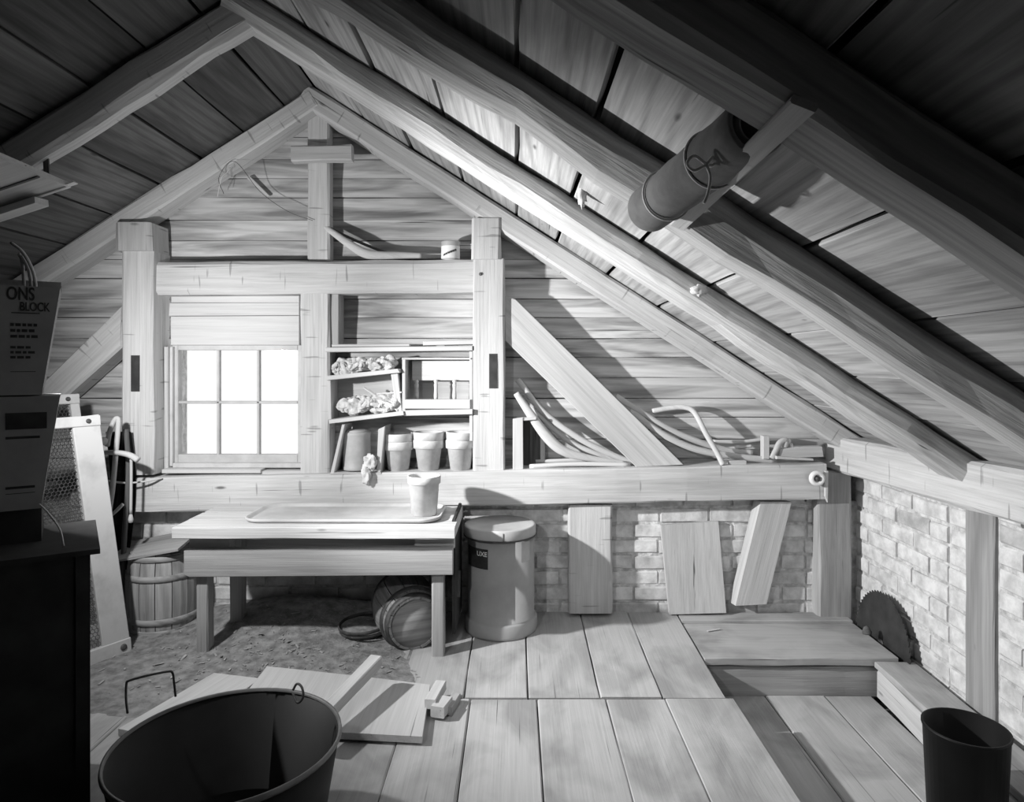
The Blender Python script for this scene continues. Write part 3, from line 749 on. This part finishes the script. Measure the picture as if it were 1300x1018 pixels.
# ------------------------------------------------------------------ barrels
def barrel(name, o, axis, rm, re, L, ns, label, mat, hoops, hoopmat, head=None, inset=.012):
    t = thing(name, o if axis[2] > .5 else (o[0], o[1], 0), label, 'barrel')
    ax = Vector(axis).normalized(); ref = Vector((1,0,0)); M = frame_of(o, ref-ax*ref.dot(ax), ax.cross(ref))
    rad = lambda q: re+(rm-re)*(1-(2*q-1)**2)
    K = 8
    for s in range(ns):
        a0 = 2*math.pi*s/ns+.012; a1 = 2*math.pi*(s+1)/ns-.012; vs, fs = [], []
        dr_ = U(-.0012,.0012)
        for i in range(K+1):
            q = i/K; r = rad(q)+dr_
            for rr in (r, r-.010):
                for a in (a0, (a0+a1)/2, a1): vs.append(M @ Vector((rr*math.cos(a), rr*math.sin(a), q*L)))
        for i in range(K):
            o_ = i*6
            fs += [(o_,o_+1,o_+7,o_+6),(o_+1,o_+2,o_+8,o_+7),(o_+4,o_+3,o_+9,o_+10),(o_+5,o_+4,o_+10,o_+11),(o_+3,o_,o_+6,o_+9),(o_+2,o_+5,o_+11,o_+8)]
        fs += [(3,4,1,0),(4,5,2,1),(K*6,K*6+1,K*6+4,K*6+3),(K*6+1,K*6+2,K*6+5,K*6+4)]
        a = (a0+a1)/2; c = M @ Vector((rm*math.cos(a), rm*math.sin(a), L/2))
        mk('stave', vs, fs, mat, frame_of(c, ax, M.to_3x3() @ Vector((-math.sin(a), math.cos(a), 0))), t)
    for q, wd in hoops:
        q0 = q-wd/L/2; q1 = q+wd/L/2
        lathe('hoop', o, [(rad(q0)+.001,q0*L),(rad(q0)+.005,q0*L+.002),(rad(q1)+.005,q1*L-.002),(rad(q1)+.001,q1*L)], hoopmat, ax, 40, t, cap=False)
    hm = head or mat
    hb = lathe('head', Vector(o)+ax*inset, [(.0,0),(re-.006,0),(re-.006,.008),(.0,.008)], hm, ax, 36, t)
    lathe('head', Vector(o)+ax*(L-inset-.008), [(.0,0),(re-.006,0),(re-.006,.008),(.0,.008)], hm, ax, 36, t)
    return t
M_stave = wood('barrel_stave_wood', .46, .25, .25, .2, 30, False, vary=.10)
M_stave2 = wood('old_keg_wood', .30, .30, .3, .2, 30, False, vary=.08)
barrel('stave_barrel', (X(208,2.87), 2.875, .003), (0,0,1), .142, .127, .335, 14, 'upright wooden stave barrel left of the bench', M_stave, ((.05,.03),(.20,.026),(.72,.024),(.95,.022)), M_stave)
v, f, M_ = beam_geo(P(150, 701, 2.86), P(243, 684, 2.86), .24, .010, (.15,-.12,1), .002, .004, 6)
tag(mk('cover_board', v, f, M_bench, M_), 'thin board laid over the top of the upright barrel', 'board')
ka = Vector((-.11, .29, .01))
barrel('keg', (X(527,2.63), 2.63, .112), ka, .134, .103, .31, 14, 'small wooden keg lying on its side under the bench', M_stave2, ((.03,.02),(.16,.02),(.84,.02),(.97,.02)), M_iron, M_stave, .010)

# ------------------------------------------------------------------ dirt, chips, hoops on the ground
def dirt_h(x, y):
    c = math.exp(-((x+.93)/.40)**2-((y-2.95)/.30)**2)*.095
    e = max(0, min(1, (-.12-x)/.35))*max(0, min(1, (y-1.95)/.35))
    nz = noise.noise(Vector((x*4,y*4,0)))*.5+noise.noise(Vector((x*11,y*11,3)))*.25+noise.noise(Vector((x*40,y*40,7)))*.12
    return (c+.013+nz*.012)*e-.02*(1-e)
gx, gy = 150, 90
vs = []
for jy in range(gy+1):
    for ix in range(gx+1):
        x = -2.3+2.25*ix/gx; y = 1.9+1.09*jy/gy
        vs.append(Vector((x, y, dirt_h(x, y))))
fs = [(j*(gx+1)+i, j*(gx+1)+i+1, (j+1)*(gx+1)+i+1, (j+1)*(gx+1)+i) for j in range(gy) for i in range(gx)]
tag(mk('dirt_mound', vs, fs, M_dirt, Matrix.Translation((-1,2.5,0)), None, True), 'loose dirt and sawdust heaped under and around the bench', 'dirt', kind='stuff')
gs = []
for i in range(420):
    if R() < .6: x = random.gauss(-.95, .22); y = random.gauss(2.55, .16)
    else: x = U(-1.5, -.2); y = U(2.25, 2.95)
    if y > 3.0: continue
    s = U(.002, .009)*(1 if R() < .9 else 2); a = U(0, 6.28); zz = dirt_h(x, y)+.003
    A = Vector((x, y, zz)); dv = Vector((math.cos(a), math.sin(a), U(-.2,.3)))*s
    v, f, _ = beam_geo(A-dv, A+dv, s*U(.3,.9), .0015, (U(-.3,.3),U(-.3,.3),1), .0004)
    gs.append((v, f))
tag(mk('wood_chip_litter', *join(gs), M_chip, Matrix.Translation((-.9,2.5,0))), 'scattered pale wood chips lying on the dirt under the bench', 'wood chips', kind='stuff')
def ring_pts(c, r, tx=0, ty=0, n=28):
    return [Vector(c)+Vector((r*math.cos(a), r*math.sin(a), r*math.cos(a)*tx+r*math.sin(a)*ty)) for a in [2*math.pi*i/n for i in range(n+1)]]
hc = P(462, 791, 2.74); hc.z = dirt_h(hc.x, hc.y)+.026
ho = thing('barrel_hoop', hc, 'pair of iron barrel hoops lying on the dirt under the bench', 'hoop')
tube('hoop', ring_pts(hc, .098, .05, .05), .003, M_iron, .007, 6, 0, (0,0,1), ho)
tube('hoop', ring_pts(hc+Vector((.004,.006,-.016)), .100, .03, .04), .003, M_iron, .007, 6, 0, (0,0,1), ho)
blob('dirt_clod', hc+Vector((0,0,-.02)), (.080,.080,.012), M_dirt, ho, .25, 3, 24, 10, 5)
tag(beam('wood_offcut', Vector((X(440,2.62),2.60,.022)), Vector((X(456,2.62),2.70,.03)), .03, .012, M_bench, (.4,0,1)), 'thin wedge-shaped offcut lying on the dirt before the hoops', 'offcut')
tag(beam('wood_offcut', Vector((X(424,2.66),2.72,.022)), Vector((X(436,2.66),2.66,.024)), .03, .010, M_plank, (.2,0,1)), 'small pale offcut lying on the dirt beside the wedge-shaped one', 'offcut')

# ------------------------------------------------------------------ right side: saw blade, plank, pail
sw = thing('saw_blade', (1.455, 2.71, 0), 'large dark circular saw blade leaning on the right brick wall', 'saw blade')
vs, fs = [], []
nt_ = 60; sr = .205
tl = Vector((.035, 0, 1)).normalized(); ya = Vector((0,1,0)); nn = ya.cross(tl)
sc_ = Vector((1.448, 2.715, -.002))
for s in (-.0015, .0015):
    for i in range(nt_):
        for q, rr in ((0, sr), (.75, sr*.955)):
            a = 2*math.pi*(i+q)/nt_
            vs.append(sc_ + ya*(rr*math.cos(a)) + tl*(rr*math.sin(a)) + nn*s)
m2 = nt_*2
fs = [tuple(range(m2)), tuple(range(2*m2-1, m2-1, -1))] + [(i, i+m2, (i+1)%m2+m2, (i+1)%m2) for i in range(m2)]
mk('disc', vs, fs, M_steel, frame_of(sc_, ya, tl), sw)
lathe('arbor_collar', sc_-nn*.0015+Vector((-.004,0,0)), [(.0,0),(.02,0),(.022,.004)], M_iron, (1,0,0), 20, sw)
tag(beam('wall_plank', (1.405, STEP-.01, -.008), (1.372, 1.72, -.012), .148, .022, M_floor, (0,0,1), .003, .003, 6), 'loose plank lying along the foot of the right brick wall', 'plank')
tag(beam('low_plank', (1.39, STEP-.02, -.075), (1.345, 1.75, -.08), .11, .10, M_plank, (0,0,1), .004, .003, 6), 'pale squared timber beneath the loose plank by the brick wall', 'timber')
pc = Vector((X(1226,1.78), 1.78, -.132))
pl = thing('dark_pail', pc, 'dark round pail at the foot of the right brick wall', 'pail')
lathe('pail_wall', pc, [(.0,.004),(.085,.0),(.098,.29),(.101,.292),(.101,.298),(.096,.298),(.083,.01),(.0,.012)], M_tub, n=40, parent=pl)
tag(lathe('knob', P(1101, 806, 2.70), [(.0,0),(.016,.002),(.018,.012),(.010,.03),(.0,.034)], M_dark, (0,.2,1), 14), 'small dark knob lying on the step near the saw blade', 'knob')
tag(beam('wood_sliver', Vector((X(898,2.8),2.80,.017)), Vector((X(914,2.82),2.82,.018)), .008, .003, M_pale), 'tiny pale wood sliver lying on the step boards', 'sliver')

# ------------------------------------------------------------------ canvas roll hung on a lath from the right rafters
def zr(x): return roof_z(x)
la = Vector((.345, .80, H+.300)); lb_ = Vector((.345, 1.52, H+.292))
tag(beam('hanging_lath', Vector((.345,.82,H+.312)), Vector((.347,1.47,H+.296)), .034, .010, M_plank, (.4,0,1), .002, .002, 8), 'flat lath nailed under the right rafters, holding the canvas roll', 'lath')
ro = thing('canvas_roll', (.28, 1.2, H+.31), 'dusty rolled-up canvas tied to the lath under the right roof', 'roll')
r0, r1 = P(824, 266, 1.40), P(962, 157, 1.0)
ax = (r1-r0); Lr = ax.length
prof = [(.0,.0),(.046,.0),(.0475,.004)] + [(.0465+.0012*math.sin(i*2.1),Lr*i/10) for i in range(1,10)] + [(.0475,Lr-.003),(.045,Lr),(.040,Lr),(.040,Lr-.20),(.0,Lr-.20)]
cv = lathe('canvas', r0, prof, M_canvas, ax, 36, ro)
lathe('inner_wrap', r0+ax.normalized()*(Lr-.2), [(.028,0),(.028,.196),(.025,.196),(.025,0)], M_canvas, ax, 28, ro, cap=False)
an = ax.normalized(); e1 = Vector((1,0,0))-an*an.x; e1.normalize(); e2 = an.cross(e1)
for q in (.22, .66):
    c = r0+ax*q
    pts = [c+(e1*math.cos(a)+e2*math.sin(a))*.0492 for a in [2*math.pi*i/32 for i in range(33)]]
    tube('string', pts, .0022, M_string, None, 6, 0, an, ro)
kn = P(897, 209, 1.06)
for pts in ([(0,0,0),(-.020,-.004,.012),(-.030,0,.002),(-.018,.004,-.008),(0,0,0)], [(0,0,0),(.012,-.004,.014),(.022,0,.010),(.010,.004,.0),(0,0,0)], [(0,0,0),(.006,0,-.02),(.002,0,-.045),(-.004,0,-.06)]):
    tube('bow_loop', [kn+Vector(p) for p in pts], .0026, M_string, None, 6, 6, (.3,-1,.2), ro)
# scraps caught in the roof
tag(blob('paper_scrap', P(739, 247, 2.02), (.012,.012,.030), M_rag, None, .6, 2.5, 18, 12, 12), 'crumpled pale scrap caught between the right roof boards', 'scrap')
tag(blob('paper_scrap', P(887, 368, 2.122), (.022,.010,.014), M_rag, None, .6, 2.5, 18, 12, 44), 'torn scrap wedged in a roof seam beyond the pole rafter', 'scrap')

# ------------------------------------------------------------------ left side: trunk, cartons, screens, chair
RT = math.radians(33)
def lframe(o): return Matrix.Translation(Vector(o)) @ Matrix.Rotation(RT, 4, 'Z')
def lgeo(o, geo):
    M = lframe(o); return [M @ Vector(v) for v in geo[0]], geo[1]
def taper_box(wt, wb, ht, d, th=.004, open_top=True):
    """right edge x=0 at top, x=-off at bottom; left edge far out"""
    off = wt[1]-wb[1] if isinstance(wt, tuple) else 0
    out = [(-wb[0],0,0),(wb[1],0,0),(wb[1],d,0),(-wb[0],d,0),(-wt[0],0,ht),(wt[1],0,ht),(wt[1],d,ht),(-wt[0],d,ht)]
    inn = [(x+(th if x < -.1 else -th), y+(th if y == 0 else -th), z_+(th if z_ == 0 else 0)) for x, y, z_ in out]
    v = out+inn
    f = [(3,2,1,0),(0,1,5,4),(1,2,6,5),(2,3,7,6),(3,0,4,7),(8,9,10,11),(12,13,9,8),(13,14,10,9),(14,15,11,10),(15,12,8,11),(4,5,13,12),(5,6,14,13),(6,7,15,14),(7,4,12,15)]
    return v, f
TRX = P(112, 697, 1.62)
tk = thing('storage_chest', (TRX.x, TRX.y, 0), 'dark tall chest at the lower left below the stacked cartons', 'chest')
mk('body', *lgeo((TRX.x, TRX.y, 0), box_geo(-.62, 0, 0, .34, 0, TRX.z-.012)), M_cardd, lframe((TRX.x,TRX.y,0)), tk)
mk('lid', *lgeo((TRX.x, TRX.y, TRX.z-.012), box_geo(-.63, .024, -.01, .35, 0, .012)), M_cardd, lframe((TRX.x,TRX.y,TRX.z)), tk)
mk('corner_strip', *lgeo((TRX.x, TRX.y, 0), box_geo(-.025, .004, -.004, .02, 0, TRX.z-.014)), M_cardd, lframe((TRX.x,TRX.y,0)), tk)
C2 = P(52, 645, 1.68); C1 = P(53, 501, 1.68)
bb = thing('low_box', (C2.x, C2.y, TRX.z), 'small black box supporting the cartons on the chest', 'box')
mk('body', *lgeo((C2.x-.02, C2.y+.01, TRX.z), box_geo(-.35, .012, 0, .16, 0, C2.z-TRX.z)), M_cardd, lframe((C2.x,C2.y,TRX.z)), bb)
def carton(o, ht, dx, label, opened):
    t = thing('carton', o, label, 'carton', 'stacked cartons')
    body = mk('carton_body', *lgeo(o, taper_box((.36, dx), (.34, 0), ht, .17)), M_card, lframe(o), t)
    if not opened:
        mk('top_flap', *lgeo(o, box_geo(-.36, dx+.001, -.001, .171, ht, ht+.004)), M_card, lframe(o), t)
    else:
        v, f = box_geo(-.36, dx, .167, .171, ht, ht+.03)
        mk('flap', *lgeo(o, (v, f)), M_card, lframe(o), t)
    return body
def print_on(o, t, items, bars):
    M = lframe(o)
    for s, size, x, z_ in items:
        v, f = text_geo(s, size)
        mk('lettering', [M @ Vector((x+p.x*.62, -.0012, z_+p.y)) for p in v], f, M_label, M, t)
    gs = []
    for x0, x1, z0, z1 in bars:
      if z1-z0 > .02: mk('printed_panel', [M @ Vector(p) for p in ((x0,-.001,z0),(x1,-.001,z0),(x1,-.001,z1),(x0,-.001,z1))], [(0,1,2,3)], M_label, M, t)
      else: gs.append(([M @ Vector(p) for p in ((x0,-.001,z0),(x1,-.001,z0),(x1,-.001,z1),(x0,-.001,z1))], [(0,1,2,3)]))
    if gs: mk('printed_lines', *join(gs), M_label, M, t)['kind'] = 'stuff'
s_ = 1.68/F
c1h = (501-364)*s_; c2h = (645-505)*s_
c1 = carton(C1, c1h, .038, 'upper printed cardboard carton stuffed with bent sticks', True)
bars = [(-.060,-.004, c1h-.067, c1h-.0645)]
for r_ in range(3): 
    xx = -.062
    while xx < -.012:
        w_ = U(.006,.014); bars.append((xx, min(xx+w_, -.008), c1h-.098-r_*.014, c1h-.091-r_*.014)); xx += w_+.003
for r_ in range(3):
    xx = -.062
    while xx < -.02:
        w_ = U(.006,.014); bars.append((xx, min(xx+w_, -.014), c1h-.152-r_*.012, c1h-.146-r_*.012)); xx += w_+.003
bars.append((-.062, -.012, .056, .0575))
print_on(C1, c1, [('ONS', .044, -.070, c1h-.034), ('BLOCK', .030, -.044, c1h-.060)], bars)
c2 = carton(C2, c2h, .038, 'lower cardboard carton with a dark printed panel', False)
print_on(C2, c2, [], [(-.07,.012, c2h-.075, c2h-.035), (-.07,-.002, c2h-.098, c2h-.092), (-.07,-.012, .052, .058), (-.07,-.012, .040, .0415)])
# bent sticks poking from the upper carton
Mx = lframe(C1)
for k, (pp, lab) in enumerate((([(46,372),(44,352),(38,335),(28,319),(14,308)], 'longest pale bent stick poking out of the upper carton'), ([(40,372),(38,352),(34,338),(27,325)], 'middle pale bent stick poking out of the upper carton'), ([(30,372),(30,352),(28,332),(24,322)], 'leftmost pale bent stick poking out of the upper carton'))):
    tag(tube('bent_stick', [P(a, b, 1.74) for a, b in pp], .0035, M_pale, .005, 6, 6), lab, 'stick', 'sticks in the carton')
tag(tube('white_cord', [P(50,640,1.675), P(62,652,1.665), P(76,672,1.655), P(81,693,1.645)], .002, M_string, n=6), 'pale cord curving down from the carton to the chest lid', 'cord')
# framed panel at the upper left, on its stand
KP = 2.2/1.73
A = P(90, 236, 2.2); e1_ = Vector((-.029,-.13,.015))*KP; e2_ = Vector((-.144,.03,-.033))*KP
nn_ = e1_.cross(e2_).normalized()
if nn_.z < 0: nn_ = -nn_
fp = thing('framed_panel', A, 'pale framed panel jutting in at the upper left below the roof', 'panel')
def para(o, a, b, n_, th): 
    v = [o, o+a, o+a+b, o+b]; v = v+[q+n_*th for q in v]
    return v, [(3,2,1,0),(4,5,6,7),(0,1,5,4),(1,2,6,5),(2,3,7,6),(3,0,4,7)]
mk('panel_board', *para(A, e1_*2.2, e2_*2.4, nn_, .010), M_pale, frame_of(A, e2_, e1_), fp)
mk('frame_rail', *para(A-nn_*.006, e1_*.06, e2_*2.4, nn_, .006), M_paint, frame_of(A, e2_, e1_), fp)
mk('frame_rail', *para(A-nn_*.006+e1_*.06, e1_*2.1, e2_*.03, nn_, .006), M_paint, frame_of(A, e1_, e2_), fp)
mk('batten', *para(A-nn_*.004+e1_*.55+e2_*.1, e1_*.05, e2_*2.2, nn_, .004), M_dark, frame_of(A, e2_, e1_), fp)
mk('corner_tongue', *para(A-nn_*.004+e1_*.02, e1_*.10, e2_*-.16, nn_, .004), M_pale, frame_of(A, e2_, e1_), fp)
B_ = P(61, 252, 2.24)
mk('under_block', *para(B_-nn_*.028, Vector((-.01,-.05,0)), e2_*2.0, nn_, .022), M_plank, frame_of(B_, e2_, e1_), fp)
for q_ in (.35, 1.8):
    hp_ = A+e2_*q_+Vector((0,-.03,.008)); beam('hanger', hp_, (hp_.x-.01, 2.19, roof_z(hp_.x)-.10), .018, .006, M_dark, (0,-1,0), .001, 0, 1, fp)
# screen panels leaning by the post
def screen(o, a, up, L, Hh, label, st=.10):
    o = Vector(o); a = Vector(a).normalized(); up = Vector(up).normalized(); nr = up.cross(a).normalized()
    if nr.x < 0: nr = -nr
    t = thing('screen_panel', o, label, 'screen panel', 'screen panels')
    th = .028
    def bar(nm, p, q, w_, wdir): 
        v, f, M = beam_geo(p, q, th, w_, wdir, .003); return mk(nm, v, f, M_paint, M, t)
    bar('stile', o+a*st/2, o+a*st/2+up*Hh, st, a)
    bar('stile', o+a*(L-st/2), o+a*(L-st/2)+up*Hh, st, a)
    r1_ = bar('rail', o+a*.001+up*.03+nr*.004, o+a*(L-.001)+up*.03+nr*.004, .055, up)
    r2_ = bar('rail', o+a*.001+up*(Hh-.02)+nr*.004, o+a*(L-.001)+up*(Hh-.02)+nr*.004, .04, up)
    lathe('bolt_head', o+a*.03+up*.03+nr*.018, [(.012,0),(.012,.003),(.006,.005),(.0,.005)], M_iron, nr, 16, r1_)
    lathe('bolt_head', o+a*.045+up*(Hh-.02)+nr*.018, [(.009,0),(.009,.003),(.005,.005),(.0,.005)], M_iron, nr, 16, r2_)
    # woven wire: two families of strands, alternately bowed
    gs = []; sp = .0125
    nx = int((L-2*st)/sp); nz = int((Hh-.09)/sp)
    def strand(p, q, s):
        m = 4; side = (q-p).normalized().cross(nr)*.0011
        pts = [p, q]
        v = []; 
        for pt in pts: v += [pt+side+nr*s, pt-side+nr*s, pt+nr*(s+.0012)]
        return v, [(0,1,4,3),(1,2,5,4),(2,0,3,5)]
    w_ = L-2*st; h_ = Hh-.09
    B0 = o+a*st+up*.055
    # hexagon netting
    R_ = .0085; dx = R_*math.sqrt(3); dz = R_*1.5
    rr = 0; zc = 0
    while zc < h_:
        xc = (dx/2 if rr % 2 else 0)
        while xc < w_:
            c = Vector((xc, zc))
            for k in (0, 1, 2):
                a0 = math.radians(90+60*k); a1 = math.radians(150+60*k)
                p = c+Vector((math.cos(a0), math.sin(a0)))*R_; q = c+Vector((math.cos(a1), math.sin(a1)))*R_
                gs.append(strand(B0+a*p.x+up*p.y, B0+a*q.x+up*q.y, 0))
            xc += dx
        zc += dz; rr += 1
    ob = mk('wire_mesh', *join(gs), M_iron, frame_of(B0, a, up), t); ob['kind'] = 'stuff'
    pv = [B0-nr*.008, B0+a*w_-nr*.008, B0+a*w_+up*h_-nr*.008, B0+up*h_-nr*.008]
    return t
screen((-1.482, 2.63, .004), (-.5,-.86,0), (-.125,0,.911), .50, .915, 'white framed panel of wire netting leaning left of the barrel')
screen((-1.66, 2.80, .004), (-.5,-.86,0), (-.125,0,.911), .42, .99, 'second netting panel standing just behind the white framed one', .035)
# broken chair
ch = thing('broken_chair', P(155, 690, 2.80), 'broken bentwood chair with a curved arm, beside the left post', 'chair')
tube('back_bow', [P(136,566,2.80), P(139,549,2.79), P(145,534,2.785), P(149.5,531.5,2.785), P(150,542,2.785), P(147,575,2.79), P(143,620,2.80), P(139,650,2.81), P(137,690,2.82)], .010, M_pale, .009, 8, 8, parent=ch)
tube('arm', [P(118,577,2.85), P(135,574.5,2.80), P(152,575,2.77), P(165,578,2.76), P(175.5,584,2.76)], .011, M_pale, .014, 8, 8, parent=ch, taper=lambda t: .8+.35*t)
tube('spindle', [P(166.5,580,2.765), P(166.5,615,2.77), P(166,652,2.775)], .0055, M_pale, n=8, k=6, parent=ch)
lathe('spindle_foot', P(166, 664, 2.775), [(.0,0),(.008,.003),(.010,.016),(.006,.034),(.0,.04)], M_pale, (0,0,1), 12, ch)
lathe('knob', P(131, 560, 2.78), [(.0,-.018),(.014,-.012),(.017,0),(.014,.012),(.0,.018)], M_pale, (.3,0,1), 14, ch)
tube('stretcher', [P(140,655,2.80), P(148,648,2.79), P(156,640,2.79)], .007, M_pale, n=8, k=5, parent=ch)
tube('rear_leg', [P(160,545,2.84), P(163,600,2.83), P(158,680,2.82), P(152,800,2.80)], .010, M_dark, n=8, k=6, parent=ch)
cl = thing('dark_cloth', P(150, 700, 2.86), 'black cloth hanging in folds behind the broken chair', 'cloth')
vs, fs = [], []
for i in range(13):
    for k in range(9):
        t_ = k/8; s2 = i/12
        q = P(134+32*t_+6*math.sin(s2*4), 548+175*s2, 2.885+.012*math.sin(t_*14+s2*3))
        vs.append(q)
nb = len(vs); vs += [v+Vector((0,.004,0)) for v in vs]
for i in range(12):
    for k in range(8):
        a = i*9+k; fs += [(a, a+9, a+10, a+1), (a+nb, a+1+nb, a+10+nb, a+9+nb)]
mk('cloth_sheet', vs, fs, M_cloth, None, cl, True)
tag(tube('thin_cane', [P(134,610,2.82), P(160,613,2.84), P(185,611,2.86), P(206,607,2.895)], .004, M_pale, n=6), 'thin pale cane lying across from the chair to the beam', 'cane')

# ------------------------------------------------------------------ foreground: tub, pale boards, sticks
TD = 1.565; tc = Vector((X(289, TD), TD, 0)); tr_ = .252; th_ = .25
tb = thing('wash_tub', tc, 'large round blackened tub with wire handles in the foreground', 'tub')
lathe('tub_wall', tc, [(.0,.006),(tr_*.82,.0),(tr_*.985,th_-.008),(tr_*.975,th_-.008),(tr_*.81,.012),(.0,.014)], M_tub, n=64, parent=tb)
lathe('rim', tc, [(tr_*.975,th_-.01),(tr_*.99,th_-.014),(tr_*1.005,th_-.008),(tr_*1.0,th_),(tr_*.98,th_),(tr_*.97,th_-.006)], M_tubrim, n=64, parent=tb, cap=False)
tube('wire_handle', [P(162,905,1.60), P(160,886,1.63), P(160.5,868,1.64), P(164,864,1.645), P(185,858,1.67), P(212,852.5,1.70), P(219,854,1.71), P(221,866,1.71), P(223,884,1.71)], .0028, M_iron, n=7, k=5, parent=tb)
tube('wire_handle', [P(372,876,1.70), P(377,868,1.70), P(383,872,1.69), P(385,884,1.68), P(378,892,1.68), P(372,880,1.70)], .003, M_iron, n=7, k=5, parent=tb)
def floor_board(pts, z_, th, mat, label, cat='board'):
    w = []
    for a, b in pts:
        D_ = F*(H-z_)/(b-CY); w.append(P(a, b, D_))
    v = w+[q-Vector((0,0,th)) for q in w]; n_ = len(w)
    f = [tuple(range(n_)), tuple(range(2*n_-1, n_-1, -1))]+[(i+n_, (i+1)%n_+n_, (i+1)%n_, i) for i in range(n_)]
    e = w[1]-w[0]
    return tag(mk('loose_board', v, f, mat, frame_of(sum(w, Vector())/n_, e, (0,0,1))), label, cat, 'loose boards on the floor')
floor_board([(150,925),(272,854),(330,861),(226,940)], .022, .02, M_pale, 'pale board lying half behind the wash tub')
floor_board([(292,905),(339,845.5),(446,857),(405,930)], .040, .02, M_pale, 'pale wide board lying on the floor between the tub and the lumber stick')
floor_board([(405,928),(444,856.5),(546,869),(536,935)], .028, .02, M_pale, 'pale wide board on the floor right of the lumber stick')
sa, sb_ = P(478, 838, 2.28), P(398, 922, 1.93)
tag(beam('lumber_stick', sa, sb_, .042, .036, M_plank, (0,0,1), .003, .002, 6), 'squared lumber stick lying slantwise over the pale boards', 'lumber')
for k, (a, b, z_, w_, h_, ln, lab) in enumerate(((547,884,.055,.036,.030,.16,'wood block offcut nearest the pale boards'), (556,893,.045,.045,.035,.10,'wider wood block offcut in front of the floor joint'), (569,893,.030,.028,.028,.12,'narrow wood block offcut lying furthest right of the blocks'))):
    D_ = F*(H-z_)/(b-CY); q = P(a, b, D_)
    tag(beam('wood_block', q+Vector((0,-.02,-h_/2)), q+Vector((.02,ln-.05,-h_/2)), w_, h_, M_pale if k != 2 else M_bench, (0,0,1), .002), lab, 'block', 'wood block offcuts')
